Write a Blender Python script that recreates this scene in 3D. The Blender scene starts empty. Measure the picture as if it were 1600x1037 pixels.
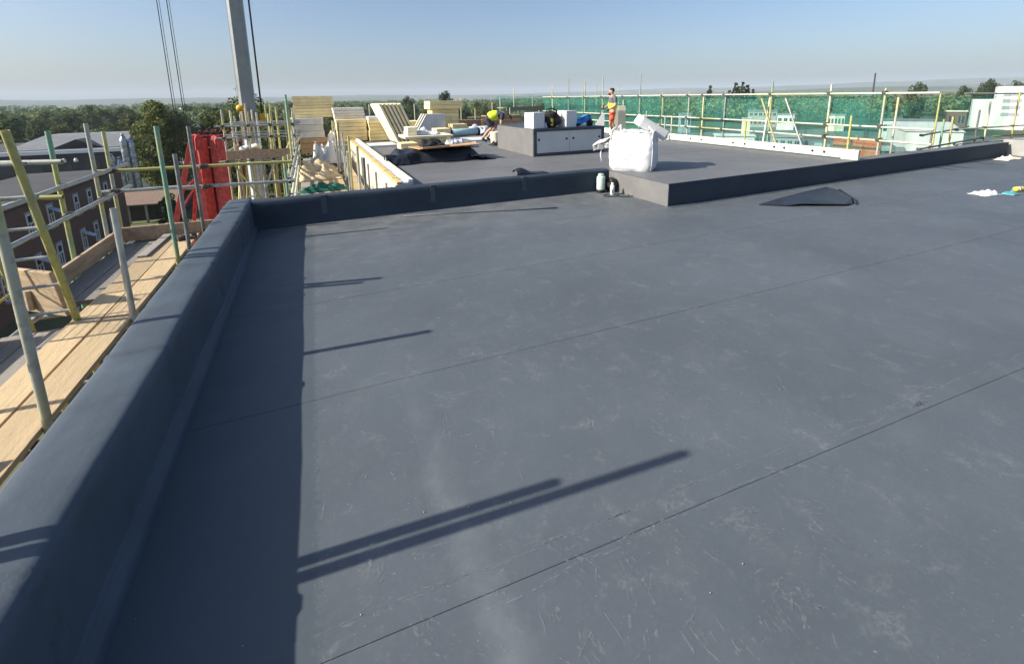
import bpy, bmesh, math, random
from mathutils import Vector, Matrix, noise, Quaternion
R = math.radians
random.seed(7)
S = bpy.context.scene
COL = S.collection

# ------------------------------------------------------------------ camera
cam = bpy.data.cameras.new('camera'); camo = bpy.data.objects.new('camera', cam); COL.objects.link(camo)
S.camera = camo
cam.sensor_width = 36; cam.sensor_fit = 'HORIZONTAL'
cam.lens = 36*700/1600
cam.shift_y = -(518.5-290)/1600
cam.clip_end = 30000; cam.clip_start = 0.05
yaw, pitch, roll = R(24.036), R(11.041), math.atan(.0145)
F = Vector((math.sin(yaw)*math.cos(pitch), math.cos(yaw)*math.cos(pitch), -math.sin(pitch)))
Rr = Vector((math.cos(yaw), -math.sin(yaw), 0)); D = F.cross(Rr)
R2 = Rr*math.cos(roll)+D*math.sin(roll); D2 = -Rr*math.sin(roll)+D*math.cos(roll)
camo.matrix_world = Matrix(((R2.x, -D2.x, -F.x, 0), (R2.y, -D2.y, -F.y, 0), (R2.z, -D2.z, -F.z, 1.7), (0, 0, 0, 1)))

# ------------------------------------------------------------------ sky, sun, exposure
SUN_EL = R(31); SUN_AZ = math.atan2(-1.0, .09)      # from +Y, clockwise seen from above
w = bpy.data.worlds.new('World'); S.world = w; w.use_nodes = True
nt = w.node_tree; bg = nt.nodes['Background']
sky = nt.nodes.new('ShaderNodeTexSky'); sky.sky_type = 'NISHITA'; sky.sun_disc = False
sky.sun_elevation = SUN_EL; sky.sun_rotation = SUN_AZ % (2*math.pi)
sky.altitude = 60; sky.air_density = 1.0; sky.dust_density = 2.6; sky.ozone_density = 2.2
tint = nt.nodes.new('ShaderNodeMix'); tint.data_type = 'RGBA'; tint.blend_type = 'MULTIPLY'; tint.inputs['Factor'].default_value = 1
tint.inputs[7].default_value = (.98, 1.03, 1.13, 1)      # camera white balance: the whole sky a little bluer
nt.links.new(sky.outputs[0], tint.inputs[6]); nt.links.new(tint.outputs[2], bg.inputs[0]); bg.inputs[1].default_value = 0.088
sl = bpy.data.lights.new('sun', 'SUN'); sl.energy = 5.0; sl.angle = R(.53); sl.color = (1, .925, .80)
so = bpy.data.objects.new('sun', sl); COL.objects.link(so)
sd = Vector((-math.sin(SUN_AZ)*math.cos(SUN_EL), -math.cos(SUN_AZ)*math.cos(SUN_EL), -math.sin(SUN_EL)))
so.rotation_euler = sd.to_track_quat('-Z', 'Y').to_euler(); so.location = (-20, 0, 30)
S.view_settings.view_transform = 'Standard'; S.view_settings.look = 'None'
S.view_settings.gamma = 1; S.view_settings.exposure = 0.72
S.render.engine = 'CYCLES'
S.cycles.use_denoising = True
S.cycles.use_adaptive_sampling = True; S.cycles.adaptive_threshold = .02
S.cycles.max_bounces = 6; S.cycles.transparent_max_bounces = 12; S.cycles.volume_bounces = 0
S.cycles.caustics_reflective = False; S.cycles.caustics_refractive = False

# ------------------------------------------------------------------ materials
MATS = {}
def mat(name, col, rough=.7, var=.25, scale=3., bump=0., bscale=40., metal=0., col2=None, spec=.4, detail=6, stretch=(1, 1, 1), rnd=0., trans=0., coat=0.):
    if name in MATS: return MATS[name]
    m = bpy.data.materials.new(name); m.use_nodes = True; MATS[name] = m
    n = m.node_tree.nodes; l = m.node_tree.links; p = n['Principled BSDF']
    tc = n.new('ShaderNodeTexCoord'); mp = n.new('ShaderNodeMapping'); mp.inputs['Scale'].default_value = stretch
    l.new(tc.outputs['Object'], mp.inputs[0])
    no = n.new('ShaderNodeTexNoise'); no.inputs['Scale'].default_value = scale; no.inputs['Detail'].default_value = detail; no.inputs['Roughness'].default_value = .62
    l.new(mp.outputs[0], no.inputs['Vector'])
    r = n.new('ShaderNodeValToRGB'); r.color_ramp.elements[0].position = .32; r.color_ramp.elements[1].position = .68
    a = [c*(1-var) for c in col]; b = col2 if col2 else [min(1, c*(1+var)) for c in col]
    r.color_ramp.elements[0].color = (*a, 1); r.color_ramp.elements[1].color = (*b, 1)
    l.new(no.outputs['Fac'], r.inputs[0]); out = r.outputs[0]
    if rnd:
        oi = n.new('ShaderNodeObjectInfo'); hs = n.new('ShaderNodeHueSaturation')
        mr = n.new('ShaderNodeMapRange'); mr.inputs['To Min'].default_value = 1-rnd; mr.inputs['To Max'].default_value = 1+rnd
        l.new(oi.outputs['Random'], mr.inputs['Value']); l.new(mr.outputs[0], hs.inputs['Value']); l.new(out, hs.inputs['Color']); out = hs.outputs[0]
    l.new(out, p.inputs['Base Color'])
    p.inputs['Metallic'].default_value = metal; p.inputs['Specular IOR Level'].default_value = spec
    rr = n.new('ShaderNodeMapRange'); rr.inputs['To Min'].default_value = max(.05, rough-.1); rr.inputs['To Max'].default_value = min(1, rough+.1)
    l.new(no.outputs['Fac'], rr.inputs['Value']); l.new(rr.outputs[0], p.inputs['Roughness'])
    if trans: p.inputs['Transmission Weight'].default_value = trans
    if coat: p.inputs['Coat Weight'].default_value = coat
    if bump:
        nb = n.new('ShaderNodeTexNoise'); nb.inputs['Scale'].default_value = bscale; nb.inputs['Detail'].default_value = 5
        l.new(mp.outputs[0], nb.inputs['Vector'])
        bu = n.new('ShaderNodeBump'); bu.inputs['Strength'].default_value = bump; bu.inputs['Distance'].default_value = .02
        l.new(nb.outputs['Fac'], bu.inputs['Height']); l.new(bu.outputs[0], p.inputs['Normal'])
    return m

def membrane_mat(name, base, near=True):
    """dark grey single-ply membrane: broad mottling, pale dust, footprint smudges, rough primer edge beside the parapet"""
    m = bpy.data.materials.new(name); m.use_nodes = True; MATS[name] = m
    n = m.node_tree.nodes; l = m.node_tree.links; p = n['Principled BSDF']
    tc = n.new('ShaderNodeTexCoord'); ob = tc.outputs['Object']
    def noi(sc, det=6, ro=.6, st=None, dist=0):
        v = ob
        if st:
            mp = n.new('ShaderNodeMapping'); mp.inputs['Scale'].default_value = st; l.new(ob, mp.inputs[0]); v = mp.outputs[0]
        t = n.new('ShaderNodeTexNoise'); t.inputs['Scale'].default_value = sc; t.inputs['Detail'].default_value = det; t.inputs['Roughness'].default_value = ro; t.inputs['Distortion'].default_value = dist
        l.new(v, t.inputs['Vector']); return t.outputs['Fac']
    def mr(v, a, b, c=0, d=1):
        t = n.new('ShaderNodeMapRange'); t.inputs['From Min'].default_value = a; t.inputs['From Max'].default_value = b; t.inputs['To Min'].default_value = c; t.inputs['To Max'].default_value = d
        l.new(v, t.inputs['Value']); return t.outputs[0]
    def ma(op, a, b):
        t = n.new('ShaderNodeMath'); t.operation = op
        for i, x in enumerate((a, b)):
            if isinstance(x, (int, float)): t.inputs[i].default_value = x
            else: l.new(x, t.inputs[i])
        return t.outputs[0]
    def mix(f, a, b):
        t = n.new('ShaderNodeMix'); t.data_type = 'RGBA'
        l.new(f, t.inputs['Factor'])
        for k, x in ((6, a), (7, b)):
            if isinstance(x, tuple): t.inputs[k].default_value = (*x, 1)
            else: l.new(x, t.inputs[k])
        return t.outputs[2]
    broad = noi(.55, 4); mid = noi(3.2, 7, .66); fine = noi(26, 5, .7)
    c = mix(mr(broad, .35, .65), tuple(x*.88 for x in base), tuple(x*1.1 for x in base))
    dust = (.20, .216, .226)
    c = mix(ma('MULTIPLY', mr(mid, .50, .80), .12), c, dust)
    c = mix(ma('MULTIPLY', mr(noi(38, 8, .75), .50, .72), .16), c, dust)
    sheen_smear = ma('MULTIPLY', mr(noi(1.1, 3, .5, None, .6), .50, .72), mr(noi(14, 6, .7, (1, .35, 1)), .52, .75))
    c = mix(ma('MULTIPLY', sheen_smear, .22), c, dust)  # smudges and painted sheen lines along Y, both in the dust colour
    dab = ma('MULTIPLY', mr(noi(5.5, 4, .55, None, .8), .57, .68), mr(noi(60, 6, .75), .44, .66))
    c = mix(ma('MULTIPLY', dab, .50), c, (.22, .23, .235))
    specks = mr(noi(75, 2, .5), .70, .76)
    c = mix(ma('MULTIPLY', specks, .35), c, (.33, .33, .31))
    if near:
        sx = n.new('ShaderNodeSeparateXYZ'); l.new(ob, sx.inputs[0])
        # rough primer strip beside the parapet, ragged edge
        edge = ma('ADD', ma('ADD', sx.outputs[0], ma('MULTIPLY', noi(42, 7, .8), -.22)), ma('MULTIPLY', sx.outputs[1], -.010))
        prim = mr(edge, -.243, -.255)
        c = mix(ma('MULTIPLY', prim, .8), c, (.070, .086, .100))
        # trail of pale dust walked across the sheets
        line = ma('ABSOLUTE', ma('SUBTRACT', ma('ADD', sx.outputs[0], ma('MULTIPLY', noi(2.2, 4), -.25)), .29), 0)
        band = ma('MULTIPLY', mr(line, .085, .0), mr(sx.outputs[1], 2.7, 1.9))
        c = mix(ma('MULTIPLY', ma('MULTIPLY', band, mr(mid, .3, .7)), .5), c, dust)
        # dusty margin at the back wall and the step
        back = ma('MULTIPLY', mr(sx.outputs[1], 4.6, 6.6), mr(mid, .35, .65))
        c = mix(ma('MULTIPLY', back, .45), c, (.22, .218, .20))
    l.new(c, p.inputs['Base Color'])
    l.new(mr(mid, .3, .7, .46, .66), p.inputs['Roughness']); p.inputs['Specular IOR Level'].default_value = .27
    bu = n.new('ShaderNodeBump'); bu.inputs['Strength'].default_value = .28; bu.inputs['Distance'].default_value = .012
    h = ma('ADD', ma('MULTIPLY', noi(1.6, 3), 1.5), ma('MULTIPLY', fine, .12)); l.new(h, bu.inputs['Height']); l.new(bu.outputs[0], p.inputs['Normal'])
    return m
MEM = (.092, .107, .122)
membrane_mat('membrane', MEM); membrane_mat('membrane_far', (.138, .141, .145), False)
mat('membrane_wall_shade', (.036, .049, .066), .6, .16, 2.2, .25, 9, spec=.22)  # same membrane as the roof, darkened to paint in the walls' shade
mat('membrane_parapet', (.068, .086, .108), .58, .14, 2.4, .3, 7, spec=.22)  # same membrane, lowered so the inner face's shade sits in the colour
mat('lap', (.066, .084, .104), .6, .2, 6, .15, 40, spec=.22)
mat('dark_gap', (.02, .022, .026), .9)
mat('weld_seam', (.13, .14, .15), .6, .3, 20)
mat('black_sheet', (.02, .025, .034), .42, .3, 5, .5, 12, spec=.4)
mat('black_plastic', (.015, .015, .017), .4, .3, 10)
mat('galvanised', (.40, .42, .40), .42, .28, 7, .15, 60, metal=.55, rnd=.15)
mat('galvanised_dark', (.19, .20, .20), .5, .35, 9, .15, 60, metal=.4, rnd=.15)
mat('coupler_steel', (.10, .095, .085), .6, .4, 30, .3, 80, metal=.5)
def tube_mat(name, ca, cb, sc, lo, hi):
    m = bpy.data.materials.new(name); m.use_nodes = True; MATS[name] = m
    n = m.node_tree.nodes; l = m.node_tree.links; p = n['Principled BSDF']
    tc = n.new('ShaderNodeTexCoord'); oi = n.new('ShaderNodeObjectInfo')
    mp = n.new('ShaderNodeMapping'); mp.inputs['Scale'].default_value = (.35, .35, 1)
    ad = n.new('ShaderNodeVectorMath'); ad.operation = 'ADD'; mu = n.new('ShaderNodeMath'); mu.operation = 'MULTIPLY'; mu.inputs[1].default_value = 37
    l.new(oi.outputs['Random'], mu.inputs[0]); l.new(tc.outputs['Object'], ad.inputs[0]); l.new(mu.outputs[0], ad.inputs[1]); l.new(ad.outputs[0], mp.inputs[0])
    n1 = n.new('ShaderNodeTexNoise'); n1.inputs['Scale'].default_value = sc; n1.inputs['Detail'].default_value = 1.5
    l.new(mp.outputs[0], n1.inputs['Vector'])
    n2 = n.new('ShaderNodeTexNoise'); n2.inputs['Scale'].default_value = 22; n2.inputs['Detail'].default_value = 6
    l.new(tc.outputs['Object'], n2.inputs['Vector'])
    r = n.new('ShaderNodeValToRGB'); e = r.color_ramp.elements; e[0].position = lo; e[1].position = hi; e[0].color = (*ca, 1); e[1].color = (*cb, 1)
    l.new(n1.outputs['Fac'], r.inputs[0])
    mx = n.new('ShaderNodeMix'); mx.data_type = 'RGBA'; mx.inputs[7].default_value = (.22, .21, .18, 1)
    mr = n.new('ShaderNodeMapRange'); mr.inputs['From Min'].default_value = .5; mr.inputs['From Max'].default_value = .75; mr.inputs['To Max'].default_value = .7
    l.new(n2.outputs['Fac'], mr.inputs['Value']); l.new(mr.outputs[0], mx.inputs['Factor']); l.new(r.outputs[0], mx.inputs[6]); l.new(mx.outputs[2], p.inputs['Base Color'])
    p.inputs['Roughness'].default_value = .5; p.inputs['Metallic'].default_value = .15
tube_mat('tube_yellow', (.38, .37, .16), (.46, .43, .12), 1.2, .4, .6)
tube_mat('tube_mixed', (.38, .40, .36), (.44, .44, .20), 1.1, .47, .56)
tube_mat('tube_green', (.20, .37, .26), (.44, .44, .16), 1.0, .46, .54)
tube_mat('tube_pale', (.52, .53, .46), (.60, .58, .33), 1.0, .45, .6)
mat('board_new', (.51, .385, .225), .75, .17, 4, .3, 30, stretch=(12, .8, 12), rnd=.28)
mat('board_grey', (.27, .25, .22), .8, .18, 4, .3, 30, stretch=(12, .8, 12), rnd=.15)
mat('toe_timber', (.40, .30, .20), .8, .3, 3, .25, 25, stretch=(5, .8, 5), rnd=.15)
mat('toe_timber_x', (.34, .25, .17), .8, .3, 3, .25, 25, stretch=(.8, 5, 5), rnd=.15)
mat('ply', (.50, .30, .14), .7, .3, 3, .1, 30, rnd=.1)
mat('pine', (.62, .43, .17), .7, .25, 5, .1, 30, stretch=(6, 1, 6))
mat('foam', (.80, .66, .36), .85, .10, 4, .15, 30, rnd=.10)
mat('foam_pale', (.82, .75, .55), .85, .08, 4, .1, 30, rnd=.08)
mat('foil_face', (.60, .60, .58), .55, .12, 3, .1, 20, rnd=.06)
mat('cream_panel', (.66, .62, .50), .6, .07, 1.5, .05, 20)
mat('flashing', (.50, .54, .60), .5, .12, 3, .1, 20)
mat('white_card', (.64, .645, .65), .6, .05, 4)
mat('white_sheet', (.66, .66, .65), .6, .08, 6, .4, 14)
mat('bag_weave', (.60, .61, .63), .7, .09, 7, .3, 28)
mat('box_front', (.53, .55, .545), .5, .06, 2, .04, 30)
mat('box_side', (.155, .155, .152), .6, .12, 3, .15, 8)
mat('box_frame', (.05, .06, .075), .5, .15, 5)
mat('green_can', (.50, .63, .53), .4, .08, 10)
mat('white_can', (.78, .79, .78), .35, .08, 12)
mat('blue_bag', (.03, .20, .62), .5, .3, 10, .4, 30)
mat('teal', (.10, .33, .36), .6, .3, 10)
mat('yellow_bottle', (.72, .58, .06), .4, .25, 14)
mat('red_paint', (.52, .085, .075), .65, .35, 5, .2, 20, spec=.25)
mat('red_dark', (.22, .03, .03), .55, .35, 5, .2, 20)
mat('mast_grey', (.30, .32, .32), .5, .12, 1.2, .05, 10, metal=.2)
mat('mast_brown', (.26, .20, .15), .7, .2, 3)
mat('mast_white', (.60, .65, .68), .6, .1, 2)
mat('rope', (.05, .055, .06), .6)
mat('hook_yellow', (.72, .42, .03), .5, .2, 5)
mat('skin', (.52, .30, .21), .55, .1, 12, spec=.3)
mat('hivis', (.62, .78, .04), .6, .12, 10, .3, 30)
mat('hivis_tape', (.75, .76, .72), .3, .05, 10)
mat('orange_cloth', (.80, .10, .035), .65, .15, 10, .3, 30)
mat('grey_shirt', (.12, .12, .135), .75, .2, 10, .3, 40)
mat('navy', (.03, .035, .06), .8, .2, 10)
mat('hair', (.022, .015, .011), .6, .3, 60, .5, 150)
mat('black_cloth', (.02, .02, .022), .8, .3, 12, .5, 40)
mat('cardboard', (.47, .32, .19), .8, .15, 5)
mat('sack_tan', (.55, .44, .27), .85, .25, 8, .5, 25)
mat('blue_roll', (.36, .52, .56), .5, .1, 6)
mat('brick', (.15, .093, .07), .85, .32, 9, .3, 60)
mat('brick_tan', (.42, .27, .18), .85, .3, 8, .3, 60)
mat('roof_grey', (.19, .20, .21), .7, .15, .6)
mat('roof_pale', (.30, .32, .34), .6, .1, .6)
mat('dark_cladding', (.055, .05, .055), .7, .2, .8)
mat('fascia', (.66, .68, .68), .6, .05, 1)
mat('white_wall', (.62, .62, .60), .7, .06, .4)
mat('window_frame', (.72, .73, .74), .5, .05, 5)
mat('glass', (.03, .04, .055), .12, .2, .8, spec=.8)
mat('glass_pale', (.30, .40, .48), .2, .2, .8, spec=.8)
mat('roof_tile', (.22, .155, .115), .85, .4, 5, .6, 14, stretch=(1, 3, 3))
mat('foil_flue', (.42, .46, .50), .28, .3, 8, .9, 9, metal=.8)
mat('bark', (.10, .075, .05), .9, .3, 6, .5, 20)
mat('barrier', (.60, .14, .06), .6, .2, 8)
mat('asphalt', (.12, .12, .12), .9, .25, .3)
mat('car_white', (.72, .72, .72), .3, .03, 3, coat=.5)
mat('stone_grey', (.30, .30, .285), .7, .15, 3, .15, 12)
mat('concrete', (.36, .35, .33), .85, .2, 1)

def leaf_mat(name, ca, cb, sc):
    m = bpy.data.materials.new(name); m.use_nodes = True; MATS[name] = m
    n = m.node_tree.nodes; l = m.node_tree.links; p = n['Principled BSDF']; o = n['Material Output']
    tc = n.new('ShaderNodeTexCoord'); no = n.new('ShaderNodeTexNoise'); no.inputs['Scale'].default_value = sc; no.inputs['Detail'].default_value = 4
    l.new(tc.outputs['Object'], no.inputs['Vector'])
    r = n.new('ShaderNodeValToRGB'); r.color_ramp.elements[0].position = .35; r.color_ramp.elements[1].position = .65
    r.color_ramp.elements[0].color = (*ca, 1); r.color_ramp.elements[1].color = (*cb, 1); l.new(no.outputs['Fac'], r.inputs[0])
    oi = n.new('ShaderNodeObjectInfo'); hs = n.new('ShaderNodeHueSaturation'); mr = n.new('ShaderNodeMapRange'); mr.inputs['To Min'].default_value = .7; mr.inputs['To Max'].default_value = 1.35
    l.new(oi.outputs['Random'], mr.inputs['Value']); l.new(mr.outputs[0], hs.inputs['Value']); l.new(r.outputs[0], hs.inputs['Color'])
    l.new(hs.outputs[0], p.inputs['Base Color']); p.inputs['Roughness'].default_value = .7; p.inputs['Specular IOR Level'].default_value = .2
    tr = n.new('ShaderNodeBsdfTranslucent'); l.new(hs.outputs[0], tr.inputs[0]); ms = n.new('ShaderNodeMixShader'); ms.inputs[0].default_value = .25
    l.new(p.outputs[0], ms.inputs[1]); l.new(tr.outputs[0], ms.inputs[2]); l.new(ms.outputs[0], o.inputs['Surface'])
leaf_mat('leaf_a', (.045, .075, .025), (.12, .155, .05), .35)
leaf_mat('leaf_b', (.055, .078, .020), (.15, .165, .045), .5)
leaf_mat('leaf_dark', (.028, .046, .020), (.075, .10, .04), .4)
leaf_mat('leaf_far', (.055, .088, .036), (.14, .175, .07), .02)

def net_mat():
    m = bpy.data.materials.new('netting'); m.use_nodes = True; MATS['netting'] = m
    n = m.node_tree.nodes; l = m.node_tree.links; o = n['Material Output']; p = n['Principled BSDF']
    p.inputs['Base Color'].default_value = (.10, .47, .38, 1); p.inputs['Roughness'].default_value = .6
    tl = n.new('ShaderNodeBsdfTranslucent'); tl.inputs[0].default_value = (.12, .62, .48, 1)
    ms = n.new('ShaderNodeMixShader'); ms.inputs[0].default_value = .5; l.new(p.outputs[0], ms.inputs[1]); l.new(tl.outputs[0], ms.inputs[2])
    tr = n.new('ShaderNodeBsdfTransparent'); tr.inputs[0].default_value = (.84, .98, .92, 1)
    tc = n.new('ShaderNodeTexCoord'); no = n.new('ShaderNodeTexNoise'); mp = n.new('ShaderNodeMapping'); mp.inputs['Scale'].default_value = (1, 1, .22); l.new(tc.outputs['Object'], mp.inputs[0]); no.inputs['Scale'].default_value = 2.6; no.inputs['Detail'].default_value = 5; l.new(mp.outputs[0], no.inputs['Vector'])
    mr = n.new('ShaderNodeMapRange'); mr.inputs['From Min'].default_value = .3; mr.inputs['From Max'].default_value = .7; mr.inputs['To Min'].default_value = .15; mr.inputs['To Max'].default_value = .36; l.new(no.outputs['Fac'], mr.inputs['Value'])
    m2 = n.new('ShaderNodeMixShader'); l.new(mr.outputs[0], m2.inputs[0]); l.new(tr.outputs[0], m2.inputs[1]); l.new(ms.outputs[0], m2.inputs[2]); l.new(m2.outputs[0], o.inputs['Surface'])
net_mat()
def scuff_mat():
    m = bpy.data.materials.new('scuff'); m.use_nodes = True; MATS['scuff'] = m
    n = m.node_tree.nodes; l = m.node_tree.links; o = n['Material Output']; p = n['Principled BSDF']
    p.inputs['Base Color'].default_value = (.25, .27, .28, 1); p.inputs['Roughness'].default_value = .9
    tr = n.new('ShaderNodeBsdfTransparent'); tc = n.new('ShaderNodeTexCoord'); no = n.new('ShaderNodeTexNoise'); no.inputs['Scale'].default_value = 60; no.inputs['Detail'].default_value = 5; l.new(tc.outputs['Object'], no.inputs['Vector'])
    mr = n.new('ShaderNodeMapRange'); mr.inputs['From Min'].default_value = .42; mr.inputs['From Max'].default_value = .72; mr.inputs['To Max'].default_value = .48; l.new(no.outputs['Fac'], mr.inputs['Value'])
    ms = n.new('ShaderNodeMixShader'); l.new(mr.outputs[0], ms.inputs[0]); l.new(tr.outputs[0], ms.inputs[1]); l.new(p.outputs[0], ms.inputs[2]); l.new(ms.outputs[0], o.inputs['Surface'])
scuff_mat()
def ground_mat():
    m = bpy.data.materials.new('ground'); m.use_nodes = True; MATS['ground'] = m
    n = m.node_tree.nodes; l = m.node_tree.links; p = n['Principled BSDF']
    tc = n.new('ShaderNodeTexCoord'); vo = n.new('ShaderNodeTexVoronoi'); vo.inputs['Scale'].default_value = .0035; l.new(tc.outputs['Object'], vo.inputs['Vector'])
    r = n.new('ShaderNodeValToRGB'); e = r.color_ramp.elements; e[0].color = (.05, .075, .028, 1); e[1].color = (.19, .17, .085, 1); e[1].position = .95
    x = r.color_ramp.elements.new(.6); x.color = (.07, .10, .035, 1)
    sp = n.new('ShaderNodeSeparateColor'); l.new(vo.outputs['Color'], sp.inputs[0]); l.new(sp.outputs[0], r.inputs[0])
    no = n.new('ShaderNodeTexNoise'); no.inputs['Scale'].default_value = .02; no.inputs['Detail'].default_value = 6; l.new(tc.outputs['Object'], no.inputs['Vector'])
    mr = n.new('ShaderNodeMapRange'); mr.inputs['From Min'].default_value = .45; mr.inputs['From Max'].default_value = .55; l.new(no.outputs['Fac'], mr.inputs['Value'])
    mx = n.new('ShaderNodeMix'); mx.data_type = 'RGBA'; mx.inputs[7].default_value = (.035, .055, .022, 1); l.new(mr.outputs[0], mx.inputs['Factor']); l.new(r.outputs[0], mx.inputs[6]); l.new(mx.outputs[2], p.inputs['Base Color']); p.inputs['Roughness'].default_value = .95
ground_mat()

# ------------------------------------------------------------------ mesh helpers
class MB:
    def __init__(s): s.v = []; s.f = []; s.sm = []
    def add(s, vs, fs, smooth=False):
        o = len(s.v); s.v += [tuple(v) for v in vs]; s.f += [tuple(i+o for i in f) for f in fs]; s.sm += [smooth]*len(fs); return s
    def box(s, x0, x1, y0, y1, z0, z1, M=None, b=0.):
        if b:
            bm = bmesh.new(); bmesh.ops.create_cube(bm, size=1)
            for v in bm.verts: v.co = Vector(((x0+x1)/2+v.co.x*(x1-x0), (y0+y1)/2+v.co.y*(y1-y0), (z0+z1)/2+v.co.z*(z1-z0)))
            bmesh.ops.bevel(bm, geom=bm.edges[:], offset=b, segments=2, affect='EDGES', profile=.6)
            bm.verts.index_update()
            vs = [v.co.copy() for v in bm.verts]; fs = [[v.index for v in f.verts] for f in bm.faces]; bm.free()
        else:
            vs = [Vector((x, y, z)) for z in (z0, z1) for y in (y0, y1) for x in (x0, x1)]
            fs = [(0, 2, 3, 1), (4, 5, 7, 6), (0, 1, 5, 4), (2, 6, 7, 3), (0, 4, 6, 2), (1, 3, 7, 5)]
        if M: vs = [M @ v for v in vs]
        return s.add(vs, fs)
    def prism(s, poly, z0, z1, M=None):
        n = len(poly); vs = [Vector((x, y, z0)) for x, y in poly]+[Vector((x, y, z1)) for x, y in poly]
        fs = [tuple(range(n))[::-1], tuple(range(n, 2*n))]+[(i, (i+1) % n, n+(i+1) % n, n+i) for i in range(n)]
        if M: vs = [M @ v for v in vs]
        return s.add(vs, fs)
    def tube(s, pts, rad, seg=8, cap=True):
        pts = [Vector(p) for p in pts]; rs = rad if isinstance(rad, (list, tuple)) else [rad]*len(pts)
        vs = []; fs = []; up = None
        for i, p in enumerate(pts):
            t = (pts[min(i+1, len(pts)-1)]-pts[max(i-1, 0)]).normalized()
            if up is None: up = t.orthogonal().normalized()
            else: up = (up-t*up.dot(t)); up = up.normalized() if up.length > 1e-6 else t.orthogonal().normalized()
            bi = t.cross(up)
            for k in range(seg):
                a = 2*math.pi*k/seg; vs.append(p+(up*math.cos(a)+bi*math.sin(a))*rs[i])
        for i in range(len(pts)-1):
            for k in range(seg):
                fs.append((i*seg+k, i*seg+(k+1) % seg, (i+1)*seg+(k+1) % seg, (i+1)*seg+k))
        s.add(vs, fs, True)
        if cap:
            m = len(pts)-1; o = len(s.v)-len(vs)
            s.f += [tuple(o+k for k in range(seg))[::-1], tuple(o+m*seg+k for k in range(seg))]; s.sm += [False, False]
        return s
    def lathe(s, prof, seg=20, M=None):
        vs = []; fs = []
        for r, z in prof:
            for k in range(seg): a = 2*math.pi*k/seg; vs.append(Vector((r*math.cos(a), r*math.sin(a), z)))
        for i in range(len(prof)-1):
            for k in range(seg): fs.append((i*seg+k, i*seg+(k+1) % seg, (i+1)*seg+(k+1) % seg, (i+1)*seg+k))
        fs += [tuple(range(seg))[::-1], tuple((len(prof)-1)*seg+k for k in range(seg))]
        if M: vs = [M @ v for v in vs]
        return s.add(vs, fs, True)
    def grid(s, fn, nu, nv, smooth=True):
        vs = [Vector(fn(i/nu, j/nv)) for j in range(nv+1) for i in range(nu+1)]
        fs = [(j*(nu+1)+i, j*(nu+1)+i+1, (j+1)*(nu+1)+i+1, (j+1)*(nu+1)+i) for j in range(nv) for i in range(nu)]
        return s.add(vs, fs, smooth)
    def ball(s, c, r, seg=12, ring=8, jit=0, seed=0):
        c = Vector(c); r = Vector(r) if not isinstance(r, (int, float)) else Vector((r, r, r)); vs = []; fs = []
        for j in range(ring+1):
            th = math.pi*j/ring
            for k in range(seg):
                a = 2*math.pi*k/seg; d = Vector((math.sin(th)*math.cos(a), math.sin(th)*math.sin(a), math.cos(th)))
                q = 1+jit*noise.noise(d*1.9+Vector((seed, seed*.7, 3))); vs.append(c+Vector((d.x*r.x, d.y*r.y, d.z*r.z))*q)
        for j in range(ring):
            for k in range(seg): fs.append((j*seg+k, (j+1)*seg+k, (j+1)*seg+(k+1) % seg, j*seg+(k+1) % seg))
        return s.add(vs, fs, True)
    def mesh(s, name, m):
        me = bpy.data.meshes.new(name); me.from_pydata(s.v, [], s.f); me.polygons.foreach_set('use_smooth', s.sm)
        me.materials.append(MATS[m]); me.update(); return me
    def build(s, name, m, parent=None, loc=None):
        return link(name, s.mesh(name, m), parent, loc)
def link(name, me, parent=None, loc=None, rot=None):
    o = bpy.data.objects.new(name, me); COL.objects.link(o); o.parent = parent
    if loc is not None: o.location = loc
    if rot is not None: o.rotation_euler = rot
    return o
def tag(o, label, cat, group=None):
    o['label'] = label; o['category'] = cat
    if group: o['group'] = group
    return o
def thing(name, label, cat, loc=(0, 0, 0), rz=0, group=None):
    o = bpy.data.objects.new(name, None); COL.objects.link(o); o.location = loc; o.rotation_euler = (0, 0, rz); o.empty_display_size = .1
    return tag(o, label, cat, group)
def solidify(o, t):
    md = o.modifiers.new('thick', 'SOLIDIFY'); md.thickness = t; md.offset = 0
def N(x, y=0, z=0): return noise.noise(Vector((x, y, z)))

TR = .024
def tube(name, parent, p, q, m='tube_mixed', r=TR, off=Vector((0, 0, 0))):
    """one scaffold tube, hollow end, local Z along its length"""
    p = Vector(p)-off; q = Vector(q)-off; d = q-p; L = d.length; b = MB(); sg = 12
    prof = [(r*.82, .01), (r*.82, 0), (r, 0), (r, L), (r*.82, L), (r*.82, L-.08)]
    vs = []; fs = []
    for rr, z in prof:
        for k in range(sg): a = 2*math.pi*k/sg; vs.append((rr*math.cos(a), rr*math.sin(a), z))
    for i in range(len(prof)-1):
        for k in range(sg): fs.append((i*sg+k, i*sg+(k+1) % sg, (i+1)*sg+(k+1) % sg, (i+1)*sg+k))
    fs.append(tuple((len(prof)-1)*sg+k for k in range(sg)))
    b.add(vs, fs, True)
    o = b.build(name, m, parent, p); o.rotation_mode = 'QUATERNION'; o.rotation_quaternion = d.to_track_quat('Z', 'Y')
    md = o.modifiers.new('split', 'EDGE_SPLIT'); md.split_angle = R(50)
    return o
_cb = MB(); _cb.lathe([(.033, -.028), (.036, -.022), (.036, .022), (.033, .028)], 10); _cb.box(.02, .062, -.03, .03, -.026, .026, b=.006); _cb.tube([(.062, -.016, 0), (.092, -.016, 0)], .007, 6); _cb.tube([(-.03, .022, 0), (-.055, .03, 0)], .01, 6)
for _i, _v in enumerate(_cb.v): _cb.v[_i] = tuple(c_*1.18 for c_ in _v)
COUP = _cb.mesh('coupler', 'coupler_steel')
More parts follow.
